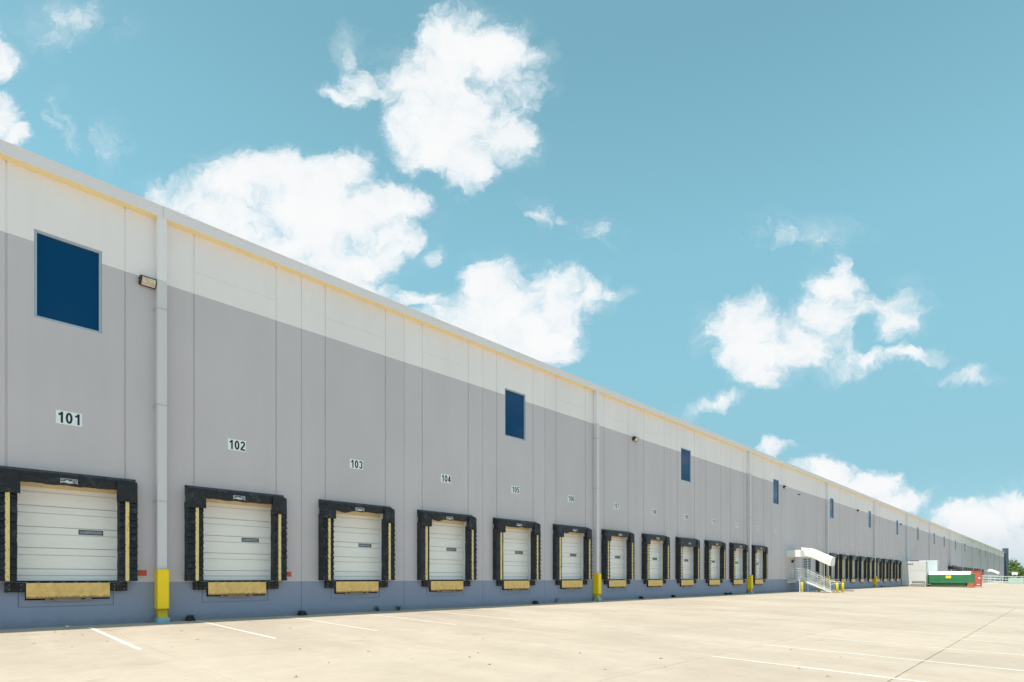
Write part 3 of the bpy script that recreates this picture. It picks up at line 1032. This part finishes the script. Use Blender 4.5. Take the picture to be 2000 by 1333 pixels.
SEAL_LOOK = {0: 'cut off by the left edge of the view', 1: 'with a straight curtain and deep pleats', 2: 'with its head curtain sagging at the left',
             3: 'with a smooth left pad and sagging curtain corner', 4: 'with a smooth left pad', 5: 'left of the second yellow downspout guard',
             6: 'right of the second yellow downspout guard', 7: 'with a wavy head curtain', 8: 'with a deep low-hanging head curtain',
             9: 'with narrow visible opening', 10: 'left of the third yellow downspout guard', 11: 'last one before the exit stairs'}


def make_seal(n, label):
    hd, pl, prr = style.get(n, ('wide' if n % 3 else 'sagw', True, True))
    t = thing('dock_seal', label, 'dock seal', (DX(n), 0, 0), 0, 'black dock seals around the dock doors')
    v = n % 2
    for s, p in ((-1, pl), (1, prr)):
        pad = link('side_pad', PADS[(s, p, v)], t)
        link('guide_stripe', STRIPES[s], pad)
        link('corner_cover', CORN[s], t)
    hm = link('head_pad', HEADS[hd], t)
    link('maker_label', LABEL, hm, (-.04, -SD - .036, (3.90 if hd != 'low' else 3.75)))
    return t


LIP = MB()
LIP.bevbox(-.915, .915, -.020, .012, -.42, 0, .006)
LIPM = LIP.mesh('lip_plate', M['lip'])
mb = MB()
mb.box(-.52, .50, .035, .06, -.50, -.425)
mb.box(-.90, .90, .04, .12, -.06, .012, 1)
for x in (-.38, .30):
    mb.box(x - .03, x + .03, -.035, .03, -.455, -.425, 1)
TOE = mb.mesh('toe_guard', [M['steel'], M['gasket']])
mb = MB()
for i in range(7):
    x = -.8 + i * .266
    mb.tube((x - .09, .0, .012), (x + .09, .0, .012), .016, 8)
HINGE = mb.mesh('hinge', M['gasket'])


def bumper_mesh(seed):
    r = random.Random(seed)
    mb = MB()
    k = 6
    for i in range(k):                                 # laminated rubber pads
        x0 = -.20 + i * .40 / k
        a = r.uniform(-.006, .006)
        mb.bevbox(x0 + .001, x0 + .40 / k - .001, -.135 + a, -.004, -.255 + a, 0 - abs(a), .006)
    for x in (-.12, .12):
        for z in (-.065, -.19):
            mb.tube((x, -.141, z), (x, -.12, z), .014, 6, 1)
    return mb.mesh('dock_bumper', [M['rubber'], M['steel']])


BUMP = [bumper_mesh(1), bumper_mesh(2)]
for n in DOCKS_A + DOCKS_B:
    if n in DOCKS_A:
        num = 101 + n
        make_seal(n, 'black padded dock seal of dock %d, %s' % (num, SEAL_LOOK[n]))
        where = 'under the %s dock door from the left' % ORD[n]
    else:
        k = ORD[DOCKS_B.index(n)]
        make_seal(n, 'black padded dock seal, %s one past the exit stairs' % k)
        where = 'under the %s dock door past the exit stairs' % k
    t = thing('dock_leveler', 'worn yellow tread-plate leveler lip hanging ' + where, 'dock leveler', (DX(n), -.10, 1.20), 0, 'yellow dock leveler lips')
    link('lip_plate', LIPM, t)
    link('toe_guard', TOE, t)
    link('hinge', HINGE, t)
    for s, w in ((-1, 'left'), (1, 'right')):
        b = link('dock_bumper', BUMP[(n + (s > 0)) % 2], None, (DX(n) + s * 1.135, 0, 1.215))
        tag(b, '%s black laminated rubber bumper %s' % (w, where), 'dock bumper', 'black rubber dock bumpers')
for n in DOCKS_C:
    make_seal(n, 'far black dock seal in the distant row above the red container').scale = (1, .35, 1)

# ------------------------------------------------------------------ number signs


def digit_paths():
    """bold sans digits as centre lines in a box 0..0.5 by 0..1"""
    def arc(cx, cy, rx, ry, a0, a1, n=14):
        return [(cx + rx * cos(radians(a0 + (a1 - a0) * i / n)), cy + ry * sin(radians(a0 + (a1 - a0) * i / n))) for i in range(n + 1)]
    w = .085                                         # half stroke
    L_, R_, B_, T_ = w, .5 - w, w, 1 - w
    m, rx = .25, .25 - w
    P = {}
    P['0'] = [arc(m, .5, rx, .5 - w, 90, 450, 28)]
    P['1'] = [[(.33, 0.0), (.33, 1.0)], [(.30, .86), (.20, .765), (.09, .72)]]
    P['2'] = [arc(m, .71, rx, .29 - w, 165, -35, 16) + [(.12, .20), (L_, w)], [(.02, w), (.5, w)]]
    P['3'] = [arc(m, .735, rx - .01, .265 - w, 165, -80, 16), arc(m, .285, rx, .285 - w, 80, -165, 18)]
    P['4'] = [[(.37, 0.0), (.37, 1.0)], [(.36, .93), (.075, .30)], [(.03, .285), (.5, .285)]]
    P['5'] = [[(.47, T_), (.10, T_)], [(.115, 1 - w), (.085, .50)], arc(m, .32, rx, .32 - w, 140, -160, 18)]
    P['6'] = [arc(m, .32, rx, .32 - w, 0, 360, 24), arc(m + .02, .5, rx + .02, .5 - w, 35, 180, 14) + [(L_, .32)]]
    P['7'] = [[(.02, T_), (.5, T_)], [(.43, .90), (.28, .58), (.185, 0.0)]]
    P['8'] = [arc(m, .74, rx - .02, .26 - w, 0, 360, 22), arc(m, .275, rx, .275 - w, 0, 360, 24)]
    P['9'] = [arc(m, .68, rx, .32 - w, 0, 360, 24), arc(m - .02, .5, rx + .02, .5 - w, -145, 0, 14) + [(R_, .68)]]
    return P, w


DIG, DW = digit_paths()


def number_mesh(body, hgt):
    mb = MB()
    adv = .60
    n = len(body)
    for k, ch in enumerate(body):
        ox = (k - (n - 1) / 2) * adv - .25
        for j, path in enumerate(DIG[ch]):
            p = [Vector((x + ox, y)) for x, y in path]
            closed = (p[0] - p[-1]).length < 1e-4
            pts = []
            for i in range(len(p)):
                a = p[i - 1] if i else (p[-2] if closed else p[0] - (p[1] - p[0]))
                b = p[i + 1] if i + 1 < len(p) else (p[1] if closed else p[-1] + (p[-1] - p[-2]))
                d = (b - a).normalized()
                nn = Vector((-d.y, d.x))
                pts += [p[i] + nn * DW, p[i] - nn * DW]
            yy = -.0003 - .0004 * j
            vs = [((q.x) * hgt, yy, (q.y - .5) * hgt) for q in pts]
            mb.add(vs, [(2 * i, 2 * i + 1, 2 * i + 3, 2 * i + 2) for i in range(len(p) - 1)])
    return mb.mesh('lettering', M['navy'])


PLATE = MB().bevbox(-.29, .29, -.008, -.001, -.185, .185, .002).mesh('sign_plate', M['signwhite'])
digits = [(n, str(101 + n)) for n in range(13)] + [(n, str(114 + i)) for i, n in enumerate(range(15, 26))] + \
         [(n, str(125 + i)) for i, n in enumerate(range(27, 32))]
for i, (n, s) in enumerate(digits):
    if n < 12:
        lab = 'white wall board reading %s in dark digits, %s board from the left' % (s, ORD[n])
    elif n == 12:
        lab = 'white wall board numbered 113 on plain wall left of the canopy'
    elif n < 26:
        lab = 'small white number board high on the wall, %s past the stairs' % ORD[n - 15]
    else:
        lab = 'tiny white number board above the white compactor, %s in its group' % ORD[n - 27]
    t = thing('number_sign', lab, 'sign', (DX(n), 0, 5.755), 0, 'white dock number boards')
    link('sign_plate', PLATE, t)
    link('lettering', number_mesh(s, .305), t, (0, -.0085, 0))

# red plates beside some seals
RED = MB().bevbox(-.125, .125, -.012, -.001, -.085, .085, .003).mesh('red_plate', M['red'])
mb = MB()
for x in (-.10, .10):
    mb.tube((x, -.013, .06), (x, -.010, .06), .010, 6)
REDB = mb.mesh('bolt', M['gasket'])
for n in (0, 1, 3, 4):
    t = thing('red_plate', 'small faded red plate on the wall, ' + {0: 'nearest, left of the first yellow guard', 1: 'half tucked behind the second seal', 3: 'seen edge-on right of dock 104', 4: 'narrow sliver right of dock 105'}[n], 'sign',
              (DX(n) + (1.72 if n < 2 else 1.66), 0, 1.485 if n == 0 else 1.47), 0, 'red plates beside the dock seals')
    link('plate', RED, t)
    link('bolt', REDB, t)

# ------------------------------------------------------------------ wall lights
mb = MB()
mb.prism_x([(-.002, .12), (-.002, -.11), (-.09, -.125), (-.235, .0), (-.225, .10), (-.19, .13)], -.215, .215)
mb.box(-.235, -.216, -.10, -.03, .05, .09)
mb.box(-.235, -.216, -.10, -.03, -.07, -.03)
LAMPB = mb.mesh('housing', M['lamp'])
mb = MB()
mb.add([(-.175, -.106, -.118), (.175, -.106, -.118), (.175, -.241, -.002), (-.175, -.241, -.002),
        (-.175, -.236, .075), (.175, -.236, .075)], [(0, 1, 2, 3), (3, 2, 5, 4)])
LENS = mb.mesh('lens', M['lens'])
wtxt = ['left of the first downspout beside window', 'above dock 107', 'beside the window over number 113',
        'over the docks past the stairs', 'beside the window right of the last visible docks',
        'above the white compactor'] + ['far along the wall, %s past the compactor' % ORD[i] for i in range(6)]
for i, n in enumerate([.42, 6.45, 12.46, 18.53, 24.59, 30.67, 36.78, 42.88, 48.9, 54.9, 60.8, 66.9]):
    t = thing('wall_light', 'dark wall-mounted floodlight with amber lens ' + wtxt[i], 'wall light', (DX(n), 0, 10.18), 0, 'floodlights along the colour line')
    link('housing', LAMPB, t)
    link('lens', LENS, t)
mb = MB()
mb.tube((0, 0, 0), (0, -.14, -.03), .03)
mb.bevbox(-.06, .06, -.24, -.13, -.10, .02, .02)
tag(link('security_camera', mb.mesh('security_camera', M['lamp']), None, (DX(13.35), 0, 9.9)), 'small dark camera on the wall right of the floodlight near number 113', 'camera')
t = thing('wall_light', 'small dark lamp over the entry door under the canopy', 'wall light', (59.95, 0, 2.98))
link('housing', LAMPB, t)
link('lens', LENS, t)

# ------------------------------------------------------------------ wheel chocks at the foot of the wall
mb = MB()
mb.prism_x([(-.03, -.002), (-.25, -.002), (-.25, .03), (-.17, .15), (-.12, .165), (-.05, .155)], -.09, .09)
CHOCK = mb.mesh('body', M['rubber'])
FLARES = []
for sgn in (-1, 1):
    mb = MB()
    a, b = sorted((sgn * .091, sgn * .135))
    mb.add([(a, -.26, 0), (b, -.26, 0), (b, -.02, 0), (a, -.02, 0), (sgn * .091, -.22, .13), (sgn * .091, -.05, .13)],
           [(0, 1, 2, 3), (0, 1, 4), (2, 3, 5), (1, 2, 5, 4)])
    FLARES.append(mb.mesh('flange', M['rubber']))
ctxt = ['left of dock 102', 'below the joint between docks 102 and 103', 'left of the weed near dock 106', 'just past the second yellow guard', 'midway between second and third guard',
        'left of a pair beside dock 111', 'right of a pair beside dock 111', 'past the stairs near the last guard']
for (n, tx) in zip([.68, 1.49, 4.30, 6.59, 7.53, 9.45, 9.64, 21.45], ctxt):
    t = thing('wheel_chock', 'black rubber wheel chock at the wall foot ' + tx, 'wheel chock', (DX(n), 0, gz(-.1) + .004), random.uniform(-.2, .2), 'black wheel chocks')
    link('body', CHOCK, t)
    for fm in FLARES:
        link('flange', fm, t)

# ------------------------------------------------------------------ exit stairs and canopy
LX0, LX1, LD = 58.46, 61.0, 1.22        # landing along the wall, its depth
SXA, SXB, SD_ = 59.5, 60.75, 2.45       # flight along the wall, run length
st = thing('exit_stairs', 'galvanised steel exit stairs with pipe railings under the white canopy', 'stairs', (LX0, 0, 0))
H = 1.22
lx = LX1 - LX0
mb = MB().bevbox(0, lx, -LD, -.004, H - .16, H, .01)
link('landing', mb.mesh('landing', M['tread']), st)
link('leg', MB().box(0, .08, -LD, -LD + .08, -.05, H - .161).mesh('leg', M['galv']), st)
link('leg', MB().box(lx - .08, lx, -LD, -LD + .08, -.05, H - .161).mesh('leg', M['galv']), st)
ax, bx = SXA - LX0, SXB - LX0
NR = 7
TREAD = MB().bevbox(ax + .03, bx - .03, -.29, 0, -.045, 0, .006).mesh('tread', M['tread'])
for i in range(1, NR):
    link('tread', TREAD, st, (0, -LD - .35 * (i - 1) - .04, H - i * (H + .06) / NR))
for nm, xx in (('near', ax), ('far', bx - .03)):
    y1, z1 = -LD - SD_, -.07
    mb = MB().prism_x([(-LD - .002, H), (-LD - .002, H - .28), (y1, z1), (y1 + .0, z1 + .10), (y1 + .28, z1 + .24)], xx, xx + .03)
    link('stringer', mb.mesh('stringer', M['galv']), st)


def railing(pts, lower=.14, posts=True, balus=.13, r=.028):
    """rail along pts (each with its floor height), top at 1.05 m"""
    mb = MB()
    for a, b in zip(pts[:-1], pts[1:]):
        A, B = Vector(a), Vector(b)
        for hh, rr in ((1.05, r), (lower, r * .85), (.86, r * .7)):
            mb.tube(A + Vector((0, 0, hh)), B + Vector((0, 0, hh)), rr, 8)
        L_ = (B - A).length
        k = max(1, int(L_ / balus))
        for i in range(1, k):
            p = A.lerp(B, i / k)
            mb.tube(p + Vector((0, 0, lower)), p + Vector((0, 0, .86)), .012, 5)
        k = max(1, round(L_ / 1.25))
        for i in range(k + 1):
            p = A.lerp(B, i / k)
            mb.tube(p, p + Vector((0, 0, 1.05)), r * 1.05, 8)
    return mb


link('railing', railing([(.03, -.06, H), (.03, -LD + .03, H)]).mesh('railing', M['galv']), st)
link('railing', railing([(.03, -LD + .03, H), (ax - .02, -LD + .03, H)]).mesh('railing', M['galv']), st)
link('railing', railing([(lx - .03, -.06, H), (lx - .03, -LD + .03, H)]).mesh('railing', M['galv']), st)
for xx in (ax + .015, bx - .015):
    mb = railing([(xx, -LD - .04, H), (xx, -LD - SD_ + .1, .02)])
    e = Vector((xx, -LD - SD_ + .1, .02))
    mb.tube(e + Vector((0, 0, 1.05)), e + Vector((0, -.5, .95)), .02)
    mb.tube(e + Vector((0, -.5, .95)), e + Vector((0, -.55, .80)), .02)
    mb.tube(e + Vector((0, -.55, .80)), e + Vector((0, 0, .72)), .02)
    link('railing', mb.mesh('railing', M['galv']), st)
link('wall_ledger', MB().box(0, lx, -.05, -.003, H - .36, H - .162).mesh('wall_ledger', M['galv']), st)


def canopy(label, cat_x, matk, k_=1.0):
    t = thing('canopy', label, 'canopy', (cat_x, 0, 0), 0)
    mb = MB()
    mb.bevbox(0, 2.9, -1.35 * k_, -.004, 3.37, 4.05, .02)
    link('landing_cover', mb.mesh('landing_cover', M[matk]), t)
    a, b = 1.05, 2.45                        # sloping cover over the flight: walls that lean in, flat crown
    prof = [(-1.0, 4.34), (-1.9, 4.22), (-3.75, 3.30)]
    low = [(-1.37, 3.50), (-1.9, 3.38), (-3.62, 2.48)]
    vs, fs = [], []
    for (yt, zt), (yl, zl) in zip(prof, low):
        zs = zl + (zt - zl) * .5
        ym = yl + (yt - yl) * .5
        yl, yt, ym = yl * k_, yt * k_, ym * k_
        vs += [(a, yl, zl), (a, ym - .0, zs), (a + .20, yt, zt), (b - .20, yt, zt), (b, ym, zs), (b, yl, zl)]
    for k in range(2):
        for i in range(5):
            fs.append((k * 6 + i, k * 6 + i + 1, k * 6 + 7 + i, k * 6 + 6 + i)[::-1])
        fs.append((k * 6 + 5, k * 6, k * 6 + 6, k * 6 + 11)[::-1])
    fs += [tuple(range(6)), tuple(range(12, 18))[::-1]]
    mb = MB().add(vs, fs)
    link('stair_cover', mb.mesh('stair_cover', M[matk]), t)
    for (x, y, z) in ((2.35, -2.75 * k_, 2.9), (2.35, -1.25 * k_, 3.37)):
        link('post', MB().tube((x, y, gz(y)), (x, y, z), .04).mesh('post', M['galv']), t)
    return t


canopy('white sheet-metal canopy sloping over the exit stairs', 58.18, 'white')
canopy('dark canopy on the far wall behind the green container', DX(36.2), 'darkcanopy', .62)
canopy('small white canopy far down the wall right of the red container', DX(54.0), 'white')

# bollards
BOL = MB().lathe([(.112, 0), (.112, .90), (.10, .945), (.07, .975), (.025, .99)], 18).mesh('bollard', M['bolyellow'], True)
for (x, y, tx) in ((58.35, -1.42, 'left of the exit stairs'), (61.6, -2.0, 'behind the exit stairs, mostly hidden'),
                   (60.30, -3.95, 'just right of the foot of the exit stairs'), (62.0, -4.0, 'rightmost, beside the concrete wheel stop')):
    tag(link('bollard', BOL, None, (x, y, gz(y) - .01)), 'yellow steel bollard ' + tx, 'bollard', 'yellow bollards around the exit stairs')
mb = MB()
mb.prism_y([(-.09, 0), (.09, 0), (.055, .12), (-.055, .12)], -.85, .85)
for v in (-.5, 0, .5):
    mb.tube((0, v, .12), (0, v, .135), .02, 6)
tag(link('wheel_stop', mb.mesh('wheel_stop', M['wheelstop']), None, (66.9, -2.9, gz(-2.9)), (0, 0, .3)), 'dirty concrete wheel stop on the ground right of the bollards', 'wheel stop')

# ------------------------------------------------------------------ compactor and containers
t = thing('trash_compactor', 'tall white compactor housing standing against the dock wall', 'compactor', (112.1, 0, 0))
mb = MB().bevbox(0, 1.5, -3.3, -.02, gz(-3) + .12, 4.08, .03)
mb.box(-.02, 0, -3.28, -.05, 2.55, 2.60)
mb.box(-.012, 0, -1.62, -1.58, .3, 4.0)
link('housing', mb.mesh('housing', M['boxwhite']), t)
mb = MB()
for y in (-3.2, -.5):
    mb.box(0, 1.5, y - .12, y + .12, gz(y), gz(y) + .118)
mb.box(-.35, 1.2, -3.9, -3.32, .25, .40)
mb.box(-.30, -.03, -3.2, -1.4, .72, .80)
link('skid', mb.mesh('skid', M['steel']), t)
link('hopper_top', MB().bevbox(.2, 1.3, -2.2, -1.2, 4.085, 4.22, .02).mesh('hopper_top', M['darkcanopy']), t)
mb = MB()
for k in range(3):
    mb.bevbox(-.04, -.003, -1.0 - k * .28, -.82 - k * .28, 3.55, 3.72, .008)
link('control_box', mb.mesh('control_box', M['lamp']), t)
link('cylinder', MB().tube((-.12, -3.0, .62), (-.12, -1.2, .62), .05).mesh('cylinder', M['white']), t)
link('cylinder', MB().tube((-.12, -3.0, .42), (-.12, -1.2, .42), .05).mesh('cylinder', M['white']), t)
t = thing('compactor_hopper', 'pale blue-grey box housing behind the white compactor', 'compactor', (116.2, 0, 0))
link('body', MB().bevbox(0, 2.0, -4.25, -.05, 0.1, 4.28, .03).mesh('body', M['boxblue']), t)
link('base_frame', MB().box(.1, 1.9, -4.0, -.3, -.1, .098).mesh('base_frame', M['steel']), t)

gx, gy0, gy1 = 113.75, -2.85, -8.35
t = thing('roll_off_container', 'long green roll-off container with white lid panel and yellow label', 'container', (gx, 0, gz(-6)))
mb = MB()
mb.prism_y([(0.10, .62), (-.03, .68), (-.03, 1.95), (.0, 2.0), (2.35, 2.0), (2.38, .68), (2.28, .62)], gy0, gy1)
mb.box(-.05, -.031, gy1 + .1, gy0 - .1, 1.20, 1.24)
for k in range(2):
    mb.box(-.055, -.031, gy0 - .12 - k * (gy0 - gy1 - .3), gy0 - .02 - k * (gy0 - gy1 - .3), .7, 1.93)
link('body', mb.mesh('body', M['green']), t)
mb = MB().prism_y([(0.16, .06), (0.12, .618), (2.26, .618), (2.2, .06)], gy0 - .35, gy1 + .2)
link('underframe', mb.mesh('underframe', M['greenlow']), t)
mb = MB().prism_y([(-.035, 2.003), (.30, 2.52), (2.05, 2.52), (2.38, 2.003)], gy0 - .08, gy1 - .42)
link('lid', mb.mesh('lid', M['containerwhite']), t)
mb = MB().add([(-.03, gy1 - .002, .68), (2.38, gy1 - .002, .68), (2.38, gy1 - .002, 2.0), (-.03, gy1 - .002, 2.0),
               (.0, gy1 - .80, .75), (2.35, gy1 - .80, .75), (2.35, gy1 - .78, 2.12), (.0, gy1 - .78, 2.12),
               (.28, gy1 - .43, 2.44), (2.05, gy1 - .43, 2.44)],
              [(0, 4, 7, 3), (4, 5, 6, 7), (1, 2, 6, 5), (3, 7, 6, 2), (0, 1, 5, 4), (3, 2, 9, 8)])
link('nose', mb.mesh('nose', M['green']), t)
mb = MB().prism_x([(gy1 - .20, .30), (gy1 - .80, .74), (gy1 - .92, .74), (gy1 - .70, .05), (gy1 - .1, .05)], .05, 2.3)
link('tail_ramp', mb.mesh('tail_ramp', M['orange']), t)
link('warning_label', MB().box(-.045, -.032, -6.35, -5.65, 1.42, 1.86).mesh('warning_label', M['yellowplate']), t)
WH = MB().tube((-.02, 0, .12), (.12, 0, .12), .12, 14).mesh('wheel', M['steel'])
for y in (gy0 - .35, gy1 + .15):
    link('wheel', WH, t, (.0, y, -.01))

t = thing('red_container', 'red open-top container standing behind the green container', 'container', (118.6, 0, gz(-7)))
mb = MB()
x0, x1, ya, yb = 0, 1.7, -7.2, -9.62
mb.box(x0, x1, yb, yb + .06, .2, 2.55)
mb.box(x0, x1, ya - .06, ya, .2, 2.55)
mb.box(x0, x0 + .06, yb + .061, ya - .061, .2, 2.55)
mb.box(x1 - .06, x1, yb + .061, ya - .061, .2, 2.55)
mb.box(x0, x1, yb, ya, .1, .199)
for k in range(5):
    mb.box(x0 - .05, x0 - .001, yb + .12 + k * .5, yb + .2 + k * .5, .25, 2.45)
mb.box(x0 - .06, x0 + .02, yb - .02, ya, 2.551, 2.65)
link('body', mb.mesh('body', M['redbox']), t)
link('corner_post', MB().box(-.09, .1, yb - .1, yb - .021, .0, 2.68).mesh('corner_post', M['orange']), t)
mb = MB()
mb.box(-.062, -.052, -9.5, -9.1, .34, .48)
mb.box(-.062, -.052, -9.55, -9.3, 1.38, 1.58)
link('label_plate', mb.mesh('label_plate', M['signwhite']), t)

# ------------------------------------------------------------------ far right: rails, cabinet, sign, trees
t = thing('pipe_fence', 'pale metal pipe fence beyond the red container', 'fence', (178, 0, 0))
for i in range(20):
    y = -4.2 - i * 2.2
    link('post', MB().tube((0, y, gz(y)), (0, y, gz(y) + 1.95), .05, 6).mesh('post', M['rail']), t)
for hh in (1.9, 1.25, .65):
    link('rail', MB().tube((0, -4.2, gz(-4.2) + hh), (0, -40, gz(-40) + hh), .06, 6).mesh('rail', M['rail']), t)
t = thing('ramp_railing', 'pale sloping ramp railing near the far white canopy', 'railing', (196, 0, 0))
for i in range(8):
    y = -1.2 - i * 1.15
    link('post', MB().tube((0, y, gz(y)), (0, y, 2.3 - i * .1), .05, 6).mesh('post', M['rail']), t)
for hh in (2.3, 1.6, .95):
    link('rail', MB().tube((0, -1.2, hh), (0, -9.25, hh - .7), .07, 6).mesh('rail', M['rail']), t)
t = thing('utility_cabinet', 'pale green utility cabinet in front of the pipe fence', 'cabinet', (175.6, -11.1, gz(-11.1) + .12))
link('body', MB().bevbox(-.8, .8, -1.35, 1.35, .08, 1.45, .04).mesh('body', M['pale_green']), t)
link('base', MB().box(-.85, .85, -1.4, 1.4, -.05, .078).mesh('base', M['kerb']), t)
for y in (-.68, .68):
    link('door', MB().bevbox(-.82, -.803, y - .62, y + .62, .16, 1.38, .006).mesh('door', M['pale_green']), t)
t = thing('notice_board', 'small white board on posts beside the building end', 'sign', (300, -4.6, 0))
link('board', MB().bevbox(-.05, .05, -.9, .9, 2.6, 3.7, .02).mesh('board', M['signwhite']), t)
for y in (-.6, .6):
    link('post', MB().tube((0, y, -.1), (0, y, 2.6), .06, 6).mesh('post', M['rail']), t)


def tree(label, x, y, hgt, wid, seed, matk, cat='tree', lowcrown=.25, group=None):
    r = random.Random(seed)
    t = thing('broadleaf_tree' if cat == 'tree' else 'bush', label, cat, (x, y, -.3), r.uniform(0, 6), group)
    mb = MB()
    top = Vector((r.uniform(-.3, .3), r.uniform(-.3, .3), hgt * .6))
    mb.tube((0, 0, 0), top, hgt * .035, 8, 0, hgt * .016)
    tips = []
    for i in range(9):
        a = r.uniform(0, 2 * pi)
        z0 = hgt * r.uniform(.2, .55)
        e = Vector((cos(a) * wid * r.uniform(.2, .42), sin(a) * wid * r.uniform(.2, .42), z0 + hgt * r.uniform(.12, .35)))
        mb.tube((top.x * z0 / hgt, top.y * z0 / hgt, z0), e, hgt * .012, 5, 0, hgt * .005)
        tips.append(e)
    link('trunk', mb.mesh('trunk', M['bark']), t)
    mb = MB()
    cl = []
    for i in range(34):
        a, ph = r.uniform(0, 2 * pi), r.uniform(-.5, 1)
        rr = r.uniform(.35, 1.0)
        zc = hgt * (lowcrown + (1 - lowcrown) * .5)
        hz = hgt * (1 - lowcrown) * .46
        c = Vector((cos(a) * math.sqrt(max(0, 1 - ph * ph * .8)) * wid * .42 * rr, sin(a) * math.sqrt(max(0, 1 - ph * ph * .8)) * wid * .42 * rr, zc + ph * hz * rr))
        cl.append((c, wid * r.uniform(.09, .17)))
    for c, s in cl + [(e, wid * .12) for e in tips]:
        for k in range(60):
            d = Vector((r.gauss(0, 1), r.gauss(0, 1), r.gauss(0, .75))).normalized() * s * r.uniform(.55, 1.05)
            p = c + d
            nrm = (d.normalized() + Vector((r.uniform(-.7, .7), r.uniform(-.7, .7), r.uniform(-.3, .9)))).normalized()
            u = nrm.orthogonal().normalized()
            w = nrm.cross(u)
            q = s * r.uniform(.16, .30)
            an = r.uniform(0, pi)
            u, w = u * cos(an) + w * sin(an), w * cos(an) - u * sin(an)
            mb.add([p - u * q, p - w * q * .6, p + u * q, p + w * q * .6], [(0, 1, 2, 3)])
    link('crown', mb.mesh('crown', M[matk]), t)


tree('tall rounded green tree rising behind the building corner', 400, 3.2, 12.0, 11.5, 3, 'crown', lowcrown=.32)
tree('smaller dark green tree right of the tall tree', 390, -1.2, 7.8, 6.5, 8, 'crown', lowcrown=.3)
blab = ['bright green bush leftmost in the hedge row behind the fence', 'bright green bush second from left in the hedge row',
        'yellow-green bush in the middle of the hedge row', 'bright green bush at the right picture edge in the hedge row']
for i, yy in enumerate((4.5, .5, -3.2, -6.8)):
    tree(blab[i], 370 + (i % 2) * 9, yy, 6.6 - (i % 2) * .7, 6.6, 30 + i, 'crown2', 'bush', .02)
for i in range(8):
    yy = -12 - i * 7.0
    tree('green roadside tree %s' % ('beyond the right edge of the view, one of a long row'), 368 + (i * 13) % 23, yy, 6.5 + (i * 7) % 4, 8, 60 + i, 'crown2' if i % 3 else 'crown', 'tree', .08, 'trees beyond the right edge of the view')

# ------------------------------------------------------------------ weeds, litter, leaves
def weed(label, x, y, stems, seed, lean=0.0):
    r = random.Random(seed)
    t = thing('weed', label, 'weed', (x, y, gz(y)), 0, None)
    mb, lf = MB(), MB()
    for k in range(stems):
        a = r.uniform(0, 6.28)
        hgt = r.uniform(.10, .20) * (1.0 if stems > 2 else 2.3)
        p0 = Vector((0, 0, 0))
        for s in range(4):
            p1 = p0 + Vector((cos(a) * .03 + lean * hgt * .25 + r.uniform(-.02, .02), sin(a) * .015, hgt / 4))
            mb.tube(p0, p1, .006, 5)
            for q in range(3):
                d = Vector((r.uniform(-1, 1), r.uniform(-.6, .6), r.uniform(-.2, .6))).normalized() * r.uniform(.04, .09)
                w = d.orthogonal().normalized() * .018
                lf.add([p1, p1 + d * .5 + w, p1 + d, p1 + d * .5 - w], [(0, 1, 2, 3)])
            p0 = p1
    link('stem', mb.mesh('stem', M['weed']), t)
    link('leaf_cluster', lf.mesh('leaf_cluster', M['weed']), t)


weed('tall lean weed leaning right at the wall foot between docks 105 and 106', 23.1, -.12, 2, 4, .9)
weed('small dark weed at the wall foot below dock 103', 12.25, -.1, 3, 9)
weed('small weed tuft at the wall foot left of dock 104', 13.2, -.1, 4, 12)

mb = MB().add([(-.06, -.03, .004), (.05, -.04, .03), (.07, .03, .012), (-.03, .05, .05), (0, 0, .035)], [(0, 1, 4), (1, 2, 4), (2, 3, 4), (3, 0, 4)])
tag(link('paper_scrap', mb.mesh('paper_scrap', M['paper']), None, (2.42, -.32, gz(-.32) + .004), (0, 0, .5)), 'crumpled white paper scrap at the wall foot below dock 101', 'litter')
LEAFM = []
for s in range(3):
    r = random.Random(s)
    mb = MB()
    mb.add([(-.05, 0, .002), (-.015, -.018, .012 + .01 * s), (.045, -.006, .004), (-.005, .016, .016)], [(0, 1, 2, 3)])
    mb.tube((.045, -.006, .004), (.075, -.01, .006), .002, 4)
    LEAFM.append(mb.mesh('dry_leaf', M['leaf']))
r = random.Random(21)
leafpx = [(2.1, -2.2), (2.4, -2.7), (2.0, -1.6), (1.8, -3.6), (2.6, -4.4), (1.4, -3.9), (1.9, -5.0), (1.6, -6.6), (3.4, -6.3), (4.2, -5.2), (5.3, -8.2), (4.9, -10.2),
          (6.3, -10.8), (6.2, -9.4), (7.3, -11.3), (7.8, -11.0), (7.0, -12.2), (9.4, -12.4), (8.9, -11.0), (8.2, -13.9), (9.2, -14.5), (10.1, -13.9),
          (5.0, -12.9), (3.9, -11.1), (12.2, -13.3), (11.0, -16.2), (10.5, -16.8), (13.2, -16.3), (13.6, -15.2), (9.5, -9.3), (12.0, -9.9), (7.4, -7.2), (4.4, -3.2), (6.9, -4.1)]
for i, (x, y) in enumerate(leafpx):
    o = link('dry_leaf', LEAFM[i % 3], None, (x, y, gz(y) + .003), (0, 0, r.uniform(0, 6)))
    sc = r.uniform(.45, .95)
    o.scale = (sc, sc, sc)
    tag(o, 'small dry brown leaf lying on the sunlit concrete yard', 'leaf', 'dry leaves scattered on the concrete')
